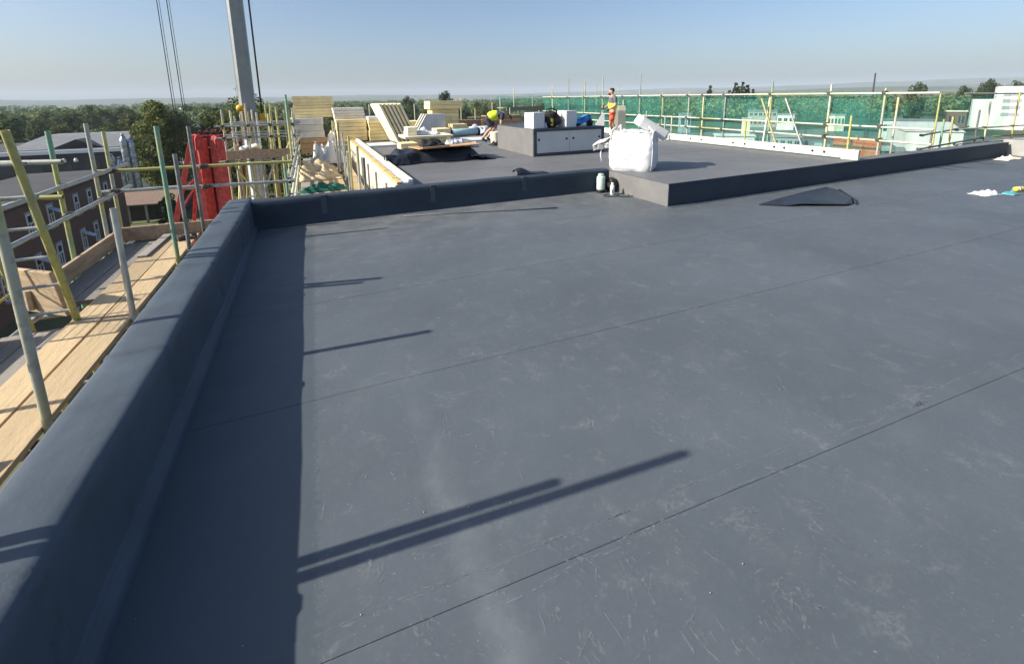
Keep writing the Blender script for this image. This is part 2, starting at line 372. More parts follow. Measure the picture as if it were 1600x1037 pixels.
def coupler(parent, p, rz=0, off=Vector((0, 0, 0))): return link('coupler', COUP, parent, Vector(p)-off, (0, 0, rz))
def board_mesh(L, m, wd=.222, t=.038):
    key = ('b', round(L, 2), m, wd, t)
    if key not in MATS:
        b = MB(); b.box(-wd/2, wd/2, 0, L, -t, 0, b=.004); MATS[key] = b.mesh('board', m)
    return MATS[key]

# ================================================================== THE SETTING
G0 = -11.5
b = MB()
RINGS = [0, 40, 120, 300, 700, 1500, 3000, 5200, 8000]; NS = 96
vs = [(0, 0, G0)]; fs = []
for r in RINGS[1:]:
    for k in range(NS): a = 2*math.pi*k/NS; vs.append((r*math.sin(a), r*math.cos(a), G0))
for k in range(NS): fs.append((0, 1+(k+1) % NS, 1+k))
for i in range(len(RINGS)-2):
    for k in range(NS): fs.append((1+i*NS+k, 1+i*NS+(k+1) % NS, 1+(i+1)*NS+(k+1) % NS, 1+(i+1)*NS+k))
b.add(vs, fs, True); g = b.build('ground', 'ground'); g['kind'] = 'structure'
def hill(name, r0, depth, a0, a1, hfun, n=120, m='ground'):
    """a long ridge: rises from the plain at r0 to its crest at r0+depth and falls again"""
    b = MB()
    def fn(u, v):
        a = R(a0+(a1-a0)*u); r = r0+depth*2*v
        h = hfun(a0+(a1-a0)*u)*math.sin(math.pi*v)**.8*(1+.12*N(u*14, v*3, r0*.01))*min(1, u*12, (1-u)*12)
        return (r*math.sin(a), r*math.cos(a), G0-.5+h)
    b.grid(fn, n, 14); o = b.build(name, m); o['kind'] = 'structure'
hill('hills', 3600, 900, -60, 34, lambda a: 52+16*N(a*.07, 1)+7*N(a*.3, 5))
hill('hills', 5000, 1200, 8, 130, lambda a: 62+min(75, (a-20)*1.5)+16*N(a*.06, 9)+6*N(a*.3, 5))
hill('hills', 2600, 500, 40, 130, lambda a: 28+(a-40)*.55+10*N(a*.09, 19))

# near roof: slab, then the membrane sheets laid on it one by one
b = MB(); b.prism([(-.95, -9), (26, -9), (26, 5.4), (4.9, 5.3), (4.9, 6.85), (-.95, 6.85)], -.5, 0); roof = b.build('near_roof', 'dark_gap'); roof['kind'] = 'structure'
b = MB(); b.prism([(-.95, -9), (26, -9), (26, 5.35), (10, 5.5), (10, 22), (1.45, 22), (1.45, 6.85), (-.95, 6.85)], G0, -.5); b.build('building_wall', 'brick_tan', roof)
SE = [(-9, 0), (-1.75, -.06), (-.25, -.06), (1.22, -.055), (2.575, -.030), (3.945, -.012), (5.33, -.004), (6.84, 0)]
def seam(k, x): return SE[k][0]+SE[k][1]*x+.006*N(x*.8, k*3.1)
for k in range(len(SE)-1):
    for x0, x1 in ((-.94, 7.2+.9*(k % 3)), (7.2+.9*(k % 3)+.006, 26)):
        if k == 6:
            if x0 > 5: continue
            x1 = 4.985
        n = max(6, int((x1-x0)*3)); b = MB()
        lo = [(x0+(x1-x0)*i/n, seam(k, x0+(x1-x0)*i/n)+.0012) for i in range(n+1)]
        hi = [(x0+(x1-x0)*i/n, seam(k+1, x0+(x1-x0)*i/n)-.0012) for i in range(n+1)]
        if k == 5: hi = [(x, min(y, 5.5)) for x, y in hi]
        vs = [(x, y, .004) for x, y in lo]+[(x, y, .004) for x, y in hi]; m = n+1
        fs = [(i, i+1, m+i+1, m+i) for i in range(n)]
        vs += [(x, y, .0003) for x, y in lo]+[(x, y, .0003) for x, y in hi]
        fs += [(2*m+i, 2*m+i+1, i+1, i) for i in range(n)]+[(m+i, m+i+1, 3*m+i+1, 3*m+i) for i in range(n)]
        b.add(vs, fs); sh = b.build('membrane_sheet', 'membrane', roof)
        if 0 < k < 6:   # welded lap along the near edge of the next sheet
            b = MB(); vs = []; fs = []
            for i, (x, y) in enumerate(lo):
                wv = .085+.006*N(x*2, k); vs += [(x, y+.002, .0042), (x, y+.006, .0052), (x, y+wv, .0052), (x, y+wv+.006, .0042)]
            for i in range(n):
                for q in range(3): fs.append((i*4+q, i*4+4+q, i*4+5+q, i*4+1+q))
            b.add(vs, fs); b.build('lap_strip', 'membrane', sh)
# scuffs, chalk lines and footprints: too many to count
b = MB(); rnd = random.Random(3)
def streak(x, y, a, L, wd, z=.0058, bend=0):
    n = 4; vs = []
    for i in range(n+1):
        t = i/n-.5; aa = a+bend*t; px = x+math.cos(aa)*L*t; py = y+math.sin(aa)*L*t; ww = wd*(1-1.6*t*t)*(.7+.6*rnd.random())
        vs += [(px-math.sin(aa)*ww/2, py+math.cos(aa)*ww/2, z), (px+math.sin(aa)*ww/2, py-math.cos(aa)*ww/2, z)]
    b.add(vs, [(2*i, 2*i+1, 2*i+3, 2*i+2) for i in range(n)])
for i in range(520):
    y = .7+5.6*rnd.random()**1.4; x = -.1+(.6+y*1.55)*rnd.random()**.9
    if x > 4.8 and y > 5: continue
    if rnd.random() < .42:
        a = rnd.gauss(1.9, .6)
        for q in range(rnd.randint(3, 7)): streak(x+rnd.gauss(0, .03), y+rnd.gauss(0, .03), a+rnd.gauss(0, .15), rnd.uniform(.03, .08), rnd.uniform(.004, .013))
    else: streak(x, y, rnd.uniform(0, 3.1), rnd.uniform(.03, .10)*(1+.1*y), rnd.uniform(.003, .010), bend=rnd.gauss(0, .15))
for i in range(40):
    t = i/40; x = .44+2.6*t; streak(x, 1.150-.030*t-.010*math.sin(i), -.035+rnd.gauss(0, .02), .085, rnd.uniform(.004, .010))
for i in range(330):
    x = rnd.uniform(-.1, 5); streak(x, seam(3, x)+rnd.gauss(.088, .006), -.05+rnd.gauss(0, .03), rnd.uniform(.05, .16), rnd.uniform(.002, .006))
    x = rnd.uniform(-.1, 8); streak(x, seam(4, x)+rnd.gauss(.04, .035), -.03+rnd.gauss(0, .05), rnd.uniform(.05, .16), rnd.uniform(.003, .012)); x = rnd.uniform(-.1, 9); streak(x, seam(5, x)+rnd.gauss(.04, .04), rnd.gauss(0, .05), rnd.uniform(.05, .18), rnd.uniform(.004, .014))
for i in range(26):
    t = i/26; streak(3.0+2.6*t, 2.33-.05*t, -.03, rnd.uniform(.06, .12), rnd.uniform(.004, .014)); streak(1.6+2.2*t, 2.40-.04*t, -.03, rnd.uniform(.05, .1), rnd.uniform(.002, .01))
pv = (.70, 1.155)
for q in ((.722, 1.11), (.735, 1.06), (.748, 1.01), (.755, .95), (.76, .88)):
    streak((pv[0]+q[0])/2, (pv[1]+q[1])/2, math.atan2(q[1]-pv[1], q[0]-pv[0]), math.dist(pv, q)*1.15, .005); pv = q
for (x0, y0), (x1, y1) in (((1.655, 1.79), (1.705, 1.785)), ((1.705, 1.785), (1.71, 1.72)), ((1.71, 1.72), (1.668, 1.73)), ((1.668, 1.73), (1.655, 1.79)), ((1.70, 1.73), (1.735, 1.70)),
                           ((2.87, 1.33), (2.94, 1.11)), ((.005, 3.12), (.098, 2.72)), ((2.2, 5.2), (2.35, 4.9))):
    streak((x0+x1)/2, (y0+y1)/2, math.atan2(y1-y0, x1-x0), math.hypot(x1-x0, y1-y0)*1.1, .010)
for i in range(30): streak(2.93+rnd.gauss(0, .06), 1.095+rnd.gauss(0, .012), rnd.uniform(-.3, .3), .06, .018)
o = b.build('scuff_marks', 'scuff', roof); o['kind'] = 'stuff'
b = MB()
for i in range(90):
    y = .7+5.7*rnd.random(); x = -.7+(1.2+y*1.5)*rnd.random(); s = rnd.uniform(.0012, .0035)*(1+.12*y)
    if x > 4.8 and y > 5: continue
    b.ball((x, y, .006+s*.3), (s, s*rnd.uniform(.5, 1), s*.5), 5, 3, .5, i)
o = b.build('debris_bits', 'concrete', roof); o['kind'] = 'stuff'

# left parapet wall: dressed membrane, slightly wavy, welded fillet at its foot
pw = thing('parapet_wall', 'low wavy parapet dressed in dark membrane beside the timber scaffold deck', 'parapet', (-.9, 2, 0))
PO = Vector((-.9, 2, 0))
prof = [(-.735, .0062), (-.752, .0075), (-.764, .012), (-.771, .022), (-.777, .034), (-.787, .042), (-.797, .046), (-.801, .054), (-.803, .10), (-.807, .2), (-.811, .30), (-.814, .352), (-.817, .372), (-.824, .388), (-.836, .398), (-.852, .403), (-.88, .405), (-.95, .406), (-1.03, .405), (-1.07, .402), (-1.09, .394), (-1.103, .378), (-1.11, .345), (-1.112, .25), (-1.112, -.2), (-1.112, -1.0)]
NY = 150; Y0, Y1 = -3.5, 6.97
def pp(i, j):
    x, z = prof[i]; y = Y0+(Y1-Y0)*j/NY; top = max(0, min(1, (z-.1)/.25)); out = 1 if i < 22 else .3
    x += out*(.008*N(y*.9, i*.05)*top+.003*N(y*4, i*.2)); z += top*(.006*N(y*1.3, 7+i*.06)+.003*N(y*5, i*.2)); pk = sum(math.exp(-((y-c_)/.13)**2) for c_ in (1.5, 2.83, 4.25, 5.62)); z += top*pk*.006*N(y*13, i*.35, 4); x += top*pk*.006*N(y*13, i*.35, 9)*(i < 17)
    if 3 <= i <= 7: x += .006*N(y*3, 3)
    return Vector((x, y, z))-PO
b = MB(); b.grid(lambda u, v: pp(round(u*(len(prof)-1)), round(v*NY)), len(prof)-1, NY)
b.add([pp(i, NY) for i in range(6, len(prof))], [tuple(range(len(prof)-6))])
b.build('membrane_dressing', 'membrane_parapet', pw)
for yy, wd in ((.2, .09), (1.50, .09), (2.83, .08), (4.25, .08), (5.62, .08), (6.5, .22)):   # lapped joints over the top
    b = MB(); vs = []; fs = []; n = 0
    for i in range(8, 21):
        j = (yy-Y0)/(Y1-Y0)*NY
        for q in range(5):
            jj = j+(q/4-.5)*wd/(Y1-Y0)*NY; P = pp(i, 0).lerp(pp(i, 0), 0)
            lo = pp(i, int(jj)); hi = pp(i, int(jj)+1); P = lo.lerp(hi, jj-int(jj))
            a, c = Vector(prof[max(i-1, 0)]), Vector(prof[min(i+1, len(prof)-1)]); t = (c-a).normalized(); nr = Vector((-t.y, 0, t.x)); nr = -nr if nr.z < 0 or (abs(nr.z) < .2 and nr.x < 0 and i < 14) else nr
            vs.append(P+nr*(.0075 if 0 < q < 4 else -.002))
    for i in range(12):
        for q in range(4): fs.append((i*5+q, i*5+q+1, i*5+6+q, i*5+5+q))
    b.add(vs, fs, True); b.build('lap_joint', 'lap', pw)

# back parapet wall
bw = thing('parapet_wall', 'straight dark membrane upstand across the back of the near roof', 'parapet', (1.9, 6.85, 0))
BO = Vector((1.9, 6.85, 0))
pr2 = [(6.69, .0062), (6.715, .009), (6.73, .03), (6.738, .07), (6.745, .15), (6.750, .3), (6.755, .362), (6.768, .380), (6.79, .386), (6.85, .387), (6.93, .387), (6.95, .38), (6.955, .36), (6.96, .2), (6.96, -.6)]
def bp(u, v):
    x = -1.10+6.08*u; i = min(int(round(v*(len(pr2)-1))), len(pr2)-1); y, z = pr2[i]; t = min(1, z/.3)
    if i < 2: x = max(x, -.70)
    return (x-BO.x, y+.006*N(x*1.3, i*.1)*t-BO.y, z+.004*N(x*1.7, 3)*t)
b = MB(); b.grid(bp, 80, len(pr2)-1); b.add([Vector((-1.10, y, z))-BO for y, z in pr2[4:]], [tuple(range(len(pr2)-4))]); b.build('membrane_dressing', 'membrane_wall_shade', bw)
for x in (.05, 1.62, 3.2):
    b = MB(); b.box(x, x+.07, 6.7435, 6.78, .02, .3905); b.build('lap_joint', 'lap', bw, -BO)

# raised far roof
ZF = .36
rr_ = MB(); rr_.box(1.42, 10.02, 6.97, 21.5, -.5, ZF-.004); far = rr_.build('raised_roof', 'dark_gap'); far['kind'] = 'structure'
ys = [6.972, 8.1, 9.5, 10.9, 12.3, 13.7, 15.1, 16.5, 17.9, 19.3, 20.6, 21.5]
for i in range(len(ys)-1):
    b = MB(); b.box(1.42, 10.02, ys[i]+.005, ys[i+1]-.005, ZF-.004, ZF); b.build('membrane_sheet', 'membrane_far', far)
st = thing('parapet_wall', 'dark stepped upstand with pale lit end running off to the right', 'parapet', (5, 5.3, 0)); SO = Vector((5, 5.3, 0))
poly = [(4.985, 6.968), (4.985, 5.22), (16.9, 5.45), (16.9, 5.76), (10.03, 5.63), (10.03, 6.968)]
b = MB(); b.prism([(x-5, y-5.3) for x, y in poly], 0, ZF-.004); b.build('wall_core', 'membrane_wall_shade', st)
b = MB(); b.prism([(x-5, y-5.3) for x, y in [(5.0, 6.967), (5.0, 5.245), (16.88, 5.47), (16.88, 5.74), (10.02, 5.61), (10.02, 6.967)]], ZF-.004, ZF+.001); b.build('top_sheet', 'membrane_far', st)
b = MB(); b.box(4.978-5, 4.9845-5, 5.222-5.3, 6.74-5.3, .004, ZF-.006); b.build('end_sheet', 'box_side', st)
b = MB(); b.box(4.974-5, 4.992-5, 5.212-5.3, 5.224-5.3, .002, ZF+.003); b.build('corner_trim', 'weld_seam', st)
b = MB(); b.prism([(4.975-5, 5.212-5.3), (16.9-5, 5.442-5.3), (16.9-5, 5.47-5.3), (4.975-5, 5.24-5.3)], ZF-.006, ZF+.004); b.build('edge_trim', 'lap', st)
b = MB(); b.prism([(4.96-5, 5.10-5.3), (16.9-5, 5.33-5.3), (16.9-5, 5.45-5.3), (4.96-5, 5.22-5.3)], .004, .0078); b.build('base_flange', 'lap', st)
b = MB(); b.box(17.0, 20.5, 5.15, 5.6, 0, .42, b=.02); tag(b.build('parapet_wall', 'stone_grey'), 'short grey lit parapet at the far right end of the roof', 'parapet')

# ================================================================== SCAFFOLDS
class Scaf:
    def __init__(s, label, base, cat='scaffold'): s.o = Vector(base); s.t = thing('scaffold', label, cat, base)
    def std(s, x, y, z0, z1, m='tube_mixed', lean=(0, 0)): return tube('standard', s.t, (x, y, z0), (x+lean[0], y+lean[1], z1), m, off=s.o)
    def rail(s, p, q, m='galvanised', name='ledger'): return tube(name, s.t, p, q, m, off=s.o)
    def coup(s, p, rz=0): coupler(s.t, p, rz, s.o)
    def board(s, x, y, z, L, m='board_new', rz=0, wd=.222, name='board'):
        o = link(name, board_mesh(L, m, wd), s.t, Vector((x, y, z))-s.o, (0, 0, rz)); return o
    def toe(s, p, q, z0, z1, m='toe_timber'):
        p = Vector((*p, 0)); q = Vector((*q, 0)); d = q-p; L = d.length; b = MB()
        b.box(-.019, .019, 0, L, z0, z1, b=.004)
        return link('toe_board', b.mesh('toe_board', m), s.t, p-Vector((s.o.x, s.o.y, s.o.z)), (0, 0, math.atan2(-d.x, d.y)))
DZ = -.20
A = Scaf('timber decked scaffold walkway beside the near parapet, with ladder hatch', (-2, 5, -11.5))
# inner standards beside the parapet
for x, y, z1, m in ((-1.575, 3.265, 1.36, 'tube_mixed'), (-1.572, 4.72, .84, 'galvanised'), (-1.565, 6.22, 1.45, 'tube_green'), (-1.56, 6.76, 1.08, 'galvanised_dark'), (-1.50, 7.36, 1.39, 'galvanised_dark'), (-1.53, 1.655, 1.84, 'tube_mixed'), (-1.53, 1.715, 1.45, 'galvanised'), (-1.53, .2, 1.4, 'galvanised')):
    A.std(x, y, -11.5, z1, m)
# outer standards
for x, y, z1, m in ((-2.60, 6.52, 1.42, 'tube_green'), (-2.60, 7.47, 1.46, 'tube_mixed'), (-2.60, 7.96, 1.33, 'tube_mixed'), (-2.6, 3.6, 1.3, 'tube_mixed'), (-2.6, 1.2, 1.3, 'galvanised')):
    A.std(x, y, -11.5, z1, m)
A.rail((-2.54, .5, .79), (-2.54, 8.42, .82)); A.rail((-2.54, 3.2, .44), (-2.54, 8.40, .49))
A.rail((-2.54, .5, -.29), (-2.54, 8.2, -.29)); A.rail((-1.60, .5, -.29), (-1.60, 8.2, -.29), 'galvanised_dark')
A.rail((-2.75, 7.85, .795), (-.30, 7.85, .765), 'tube_yellow'); A.rail((-2.75, 7.85, .51), (-.30, 7.85, .455), 'galvanised')
A.rail((-3.9, 5.95, .86), (-2.3, 5.80, .80), 'tube_yellow', 'transom'); A.rail((-3.9, 6.0, 1.19), (-2.25, 5.8, 1.15), 'tube_pale', 'transom')
for y in (1.6, 3.3, 4.75, 5.62, 6.6, 7.5): A.rail((-2.75, y, -.345), (-1.42, y, -.345), 'tube_mixed', 'transom')
for y, z in ((6.52, .80), (7.47, .81), (7.96, .815), (6.52, .47), (7.47, .48), (7.96, .485), (3.6, .79)): A.coup((-2.575, y, z), math.pi/2)
for x, z in ((-2.57, .795), (-1.5, .78), (-2.57, .51), (-1.5, .48)): A.coup((x, 7.80, z), 0)
for y in (3.265, 4.72, 6.22, 6.66): A.coup((-1.585, y, -.29), math.pi)
# boards: two pale inner boards (proud), two weathered outer boards broken by the hatch
for k, x in enumerate((-1.711, -1.944)):
    for y, L in (((-.6, 2.4), (1.82, 3.0), (4.84, 2.74)) if k == 0 else ((-.4, 2.85), (2.47, 3.0), (5.49, 2.10))): A.board(x, y, DZ+.045+.002*k, L, 'board_new', R(random.uniform(-.25, .25)))
for k, x in enumerate((-2.176, -2.408)):
    A.board(x, 1.0, DZ, 3.88, 'board_grey', R(random.uniform(-.2, .2))); A.board(x, 5.50+.01*k, DZ, 2.08, 'board_grey', R(random.uniform(-.2, .2)))
A.board(-2.015, 6.62, DZ+.075, 1.0, 'board_grey', R(-2), .10)
for k in range(5):
    for y in (-1, 2.95, 6.9): A.board(-1.30-.24*k, y, -2.25, 3.9, 'board_grey')  # lower lift boards, added to make the gap by the parapet look dark
A.toe((-2.54, 5.42), (-2.54, 7.70), -.195, .0); A.toe((-2.54, 1.0), (-2.54, 4.8), -.195, .0)
A.toe((-2.52, 7.72), (-1.25, 7.64), -.195, .005, 'toe_timber_x')
b = MB(); b.box(-.02, .02, -.26, .26, 0, .46, b=.01); o = link('toe_board', b.mesh('toe_board', 'toe_timber'), A.t, Vector((-2.42, 5.42, -.24))-A.o, (0, R(-8), R(52)))
for i, (x, y) in enumerate(((-1.80, 7.33), (-1.70, 7.36), (-1.62, 7.31), (-1.74, 7.28))):
    coupler(A.t, (x, y, -.125), i*1.3, A.o)
tube('prop', A.t, (-1.95, 1.9, -.11), (-1.72, 3.0, -.11), 'galvanised_dark', off=A.o)
tube('prop', A.t, (-2.35, 4.9, -.42), (-2.05, 5.55, -.36), 'galvanised', off=A.o)

# ladder rising through the hatch
LO = Vector((-2.15, 4.9, -2.6)); lad = thing('ladder', 'yellow ladder with grey rungs rising through the scaffold deck hatch', 'ladder', LO)
def lp(x, z): return Vector((x, 4.89-.235*(z+.15), z))
for x in (-2.005, -2.315): tube('stile', lad, lp(x, -2.6), lp(x-.02, 1.52 if x > -2.2 else 1.6), 'tube_yellow', .027, LO)
for i in range(15):
    z = -2.4+i*.262
    tube('rung', lad, lp(-2.36, z), lp(-1.975, z), 'galvanised', .0135, LO)
# mesh safety gate behind the ladder
GO = Vector((-2.52, 5.1, -.2)); gate = thing('mesh_gate', 'yellow framed wire mesh gate behind the scaffold ladder', 'gate', GO)
gp = [(-2.56, 4.55, .03), (-2.56, 5.38, .06), (-2.56, 5.38, .44), (-2.56, 4.55, .42)]
for i in range(4): tube('frame_bar', gate, gp[i], gp[(i+1) % 4], 'tube_yellow', .012, GO)
tube('frame_bar', gate, (-2.56, 4.98, .05), (-2.56, 4.98, .43), 'tube_pale', .009, GO)
b = MB()
for i in range(19):
    y = 4.57+.8*i/18; b.tube([(-2.56, y, .04), (-2.56, y+.0, .43)], .0022, 4)
for i in range(9): z = .06+.37*i/8; b.tube([(-2.56, 4.55, z), (-2.56, 5.38, z+.02)], .0022, 4)
o = b.build('wire_mesh', 'galvanised_dark', gate, -GO); o['kind'] = 'stuff'

# walkway scaffold along the left edge of the far roof
B = Scaf('long scaffold walkway between stacked tubes and the far roof timber edge', (.3, 12, -11.5))
for y, z1, m in ((7.95, .84, 'tube_green'), (9.4, .72, 'tube_mixed'), (10.9, 1.84, 'tube_green'), (12.4, 1.0, 'tube_mixed'), (14.2, .95, 'galvanised')): B.std(-.42+.01*random.random(), y, -11.5, z1, m)
for z in (.20, -.05, .46): B.rail((-.36, 7.7, z), (-.36, 16.4, z+.06), 'tube_pale' if z < .3 else 'galvanised')
for z in (.33, .12): B.rail((-.46, 8.6, z), (-.46, 14.4, z+.05), 'galvanised')
for y in (7.95, 9.4, 10.9, 12.4, 14.2):
    for z in (.20, .46): B.coup((-.39, y, z+.006*(y-7.7)), math.pi/2)
INP = [(.735, 7.45, .80), (.73, 8.35, .90), (.71, 9.9, .97), (.70, 11.6, .95), (.70, 13.2, 1.12), (.69, 14.7, 1.07), (.69, 16.2, 1.05), (.60, 8.9, .74), (.60, 12.6, .95)]
for i, (x, y, z1) in enumerate(INP): B.std(x, y, -11.5, z1, ('galvanised_dark', 'tube_mixed', 'tube_yellow', 'galvanised')[i % 4])
for y in (8, 9.5, 11, 12.5, 14, 15.5): B.rail((-.5, y, -.345), (.95, y, -.345), 'tube_mixed', 'transom')
B.rail((.66, 7.5, -.28), (.66, 16.5, -.28), 'galvanised_dark')
for k, x in enumerate((-.19, .04)):
    for y, L in ((7.2, 2.0+.1*k), (9.25+.1*k, 2.4), (11.75, 2.4), (14.2, 2.4)): B.board(x, y, DZ, L, 'board_grey', R(random.uniform(-.3, .3)))
for k, x in enumerate((.28, .51, .86)):
    for y, L in ((7.15, 2.4), (9.6, 2.0+.1*k), (11.8, 2.4), (14.25, 2.4)): B.board(x, y, DZ+(.04 if k == 2 else .0), L, 'board_new', R(random.uniform(-.3, .3)))
tube('prop', B.t, (.86, 7.6, -.12), (.84, 10.2, .02), 'mast_brown', .018, B.o)
# things lying on that walkway
def crumple(name, m, cx, cy, z0, sx, sy, h, seed, label, cat, nu=26, nv=20, rz=0, fr=1.7):
    b = MB()
    def fn(u, v):
        x = (u-.5)*sx; y = (v-.5)*sy; e = min(1, 6*min(u, 1-u, v, 1-v))
        z = abs(N(u*fr*2+seed, v*fr*2, seed))*h*1.3+h*.35*(1-(2*u-1)**2)*(1-(2*v-1)**2)+.35*h*N(u*9, v*9, seed)
        ox = .12*sx*N(u*3, v*3, seed+4); oy = .12*sy*N(u*3, v*3, seed+9)
        return (x+ox, y+oy, max(.004, z*e+.006))
    b.grid(fn, nu, nv); o = b.build(name, m, None, (cx, cy, z0)); o.rotation_euler = (0, 0, rz); solidify(o, .004); return tag(o, label, cat)
crumple('green_netting', 'netting_solid' if 'netting_solid' in MATS else mat('netting_solid', (.012, .10, .06), .5, .3, 8, .5, 20).name, .16, 10.5, DZ, .9, .7, .12, 2, 'bunched green netting lying across the walkway boards', 'netting')
crumple('paper_sacks', 'sack_tan', .15, 12.6, DZ, 1.0, 1.7, .38, 5, 'heap of torn tan paper sacks on the scaffold walkway', 'sack')
crumple('plastic_sheet', 'white_sheet', .42, 14.6, DZ+.10, .95, 1.3, .75, 8, 'crumpled white plastic sheeting piled on the walkway before the grey boards', 'sheeting')
crumple('plastic_sheet', 'white_sheet', .80, 15.9, .25, .7, .6, .6, 11, 'white fluffy plastic wrap beside the olive insulation stack', 'sheeting')
crumple('plastic_sheet', 'white_sheet', 1.12, 8.35, DZ-.02, .30, .8, .30, 14, 'white wrap tucked at the foot of the timber upstand', 'sheeting')
b = MB(); b.box(-.21, .21, -.025, .025, 0, .05, b=.008); o = b.build('batten', 'black_plastic', None, (.55, 8.75, DZ+.002)); tag(o, 'short black batten lying across the walkway boards', 'batten')

# timber and membrane upstand on the left edge of the far roof
tu = thing('roof_upstand', 'pale timber and foam edge upstand of the far roof beside the walkway', 'upstand', (1.3, 11, ZF)); TO = Vector((1.3, 11, ZF))
def strip(name, m, x0, x1, z0, z1, par, O, y0=6.99, y1=16.2):
    b = MB(); b.box(x0-O.x, x1-O.x, y0-O.y, y1-O.y, z0-O.z, z1-O.z, b=.005); return b.build(name, m, par)
for i in range(8): strip('foam_panel', 'cream_panel', 1.13, 1.20, -.45, .40+.003*(i % 3), tu, TO, 6.99+i*1.152, 6.985+(i+1)*1.152)
strip('timber_plate', 'pine', 1.155, 1.245, .405, .44, tu, TO)
strip('flashing_strip', 'flashing', 1.2, 1.41, ZF-.3, .425, tu, TO)
strip('timber_cap', 'foam_pale', 1.33, 1.41, .427, .47, tu, TO)
for y in (7.8, 9.1, 10.4, 11.7, 13.0): strip('timber_stud', 'board_grey', 1.095, 1.128, -.4, .30, tu, TO, y, y+.05)

# loading tower round the mast
C = Scaf('tall square scaffold loading tower standing round the grey mast', (-1.2, 14.5, -11.5))
xs = [-2.02, -1.45, -.95, -.42]; yv = [13.5, 14.7, 15.9]
for i, x in enumerate(xs):
    for j, y in enumerate(yv): C.std(x+random.gauss(0, .03), y, -11.5, 1.62+random.uniform(-.25, .12)-.1*j, ('tube_mixed', 'galvanised', 'tube_yellow', 'tube_pale')[(i+2*j) % 4])
for x in (-1.75, -1.2, -.7): C.std(x, 15.9, -11.5, 1.55+random.uniform(-.2, .1), 'tube_yellow'); C.std(x, 13.48, -11.5, .1, 'tube_mixed')
for i, (x, y) in enumerate(((-1.9, 14.1), (-1.62, 15.3), (-1.3, 14.2), (-1.1, 15.2), (-.82, 14.3), (-.6, 15.3), (-1.75, 14.7), (-.5, 14.1))): C.std(x, y, -11.5, 1.45+random.uniform(-.35, .2), ('tube_pale', 'tube_yellow', 'galvanised')[i % 3])
for y in yv:
    for z in (1.10, .80): C.rail((-2.2, y-.05, z), (-.25, y-.05, z-.01), 'galvanised')
    C.rail((-2.2, y-.05, .20), (-.25, y-.05, .19), 'tube_mixed'); C.rail((-2.2, y-.05, -1.2), (-.25, y-.05, -1.2), 'galvanised')
for x in (-2.06, -.38):
    for z in (1.06, .76, .15, -1.25): C.rail((x, 13.3, z), (x, 16.1, z), 'galvanised')
    for z in (-1.3, -3): C.rail((x, 13.4, z-1.3), (x, 16.0, z+1.4), 'tube_yellow', 'brace')
C.rail((-2.1, 13.44, -2.6), (-.9, 13.44, .2), 'galvanised', 'brace'); C.rail((-.5, 13.43, -2.4), (-1.9, 13.43, .15), 'tube_yellow', 'brace')
for i in range(4): C.rail((-1.9+.4*i, 13.46, -3.2), (-1.6+.35*i, 13.46, .1), ('tube_yellow', 'galvanised')[i % 2], 'brace')
for x in xs:
    for z in (1.10, .80, .2): C.coup((x, 13.47, z), -math.pi/2)
for i in range(7): link('board', board_mesh(1.6, 'board_new'), C.t, Vector((-.42, 13.60+.235*i, .27))-C.o, (0, 0, math.pi/2))
C.toe((-2.0, 13.42), (-.45, 13.42), .24, .47, 'toe_timber_x'); C.toe((-2.0, 13.42), (-2.0, 15.6), .24, .46)
def sack(cx, cy, cz, sx, sy, sz, m, seed): 
    b = MB(); b.ball((0, 0, sz*.5), (sx, sy, sz*.55), 14, 8, .35, seed); return b.build('cement_sack', m, None, (cx, cy, cz))
for i, (x, y, z) in enumerate(((-1.72, 13.75, .27), (-1.5, 13.85, .28), (-1.28, 13.8, .27), (-1.05, 13.8, .27), (-1.6, 13.8, .42), (-1.38, 13.8, .44))):
    tag(sack(x, y, z, .16, .2, .15, 'foam_pale' if i % 2 else 'white_sheet', i), 'pale crumpled sack in the heap on the loading tower deck', 'sack', 'sacks heaped on the loading tower')
lb = thing('leaning_board', 'pale boards leaning in a stack at the tower deck edge', 'board', (-.62, 13.9, .27))
for i in range(3):
    b = MB(); b.box(-.02, .02, -.3, .3, 0, .62); link('board', b.mesh('board', 'foam_pale'), lb, (-.05*i, .08*i, 0), (0, R(38-6*i), 0))

# red crane body, grey mast, hoist ropes
CR = Vector((-4.7, 26, G0)); cr = thing('red_crane', 'red steel crane frame of box columns and raking struts beyond the scaffold', 'crane', CR)
def bar(name, m, p, q, w1, w2, par, O, cap=True):
    p = Vector(p)-O; q = Vector(q)-O; d = (q-p); L = d.length; b = MB(); b.box(-w1/2, w1/2, -w2/2, w2/2, 0, L, b=min(w1, w2)*.07)
    o = b.build(name, m, par, p); o.rotation_mode = 'QUATERNION'; o.rotation_quaternion = Matrix((( (Vector((1,0,0))-d.normalized()*d.normalized().x).normalized() ), d.normalized().cross((Vector((1,0,0))-d.normalized()*d.normalized().x).normalized()), d.normalized())).transposed().to_quaternion(); return o
for x, w1, zt in ((-5.02, .46, -.02), (-4.22, .52, -.12)):
    b = MB(); b.box(-w1/2, w1/2, -.27, .27, 0, zt-G0, b=.012); o = b.build('column', 'red_paint', cr, Vector((x, 26, G0))-CR); o.rotation_euler = (0, R(.4), R(-38))
bar('column', 'red_dark', (-3.55, 27.2, G0), (-3.50, 27.2, -.25), .35, .6, cr, CR); bar('column', 'red_dark', (-4.6, 26.5, G0), (-4.6, 26.5, -.5), .4, .5, cr, CR)
bar('strut', 'red_paint', (-6.9, 25.8, -6.0), (-5.15, 25.8, .18), .20, .22, cr, CR); bar('strut', 'red_paint', (-6.2, 26.6, -7.0), (-5.2, 26.6, -.6), .14, .14, cr, CR)
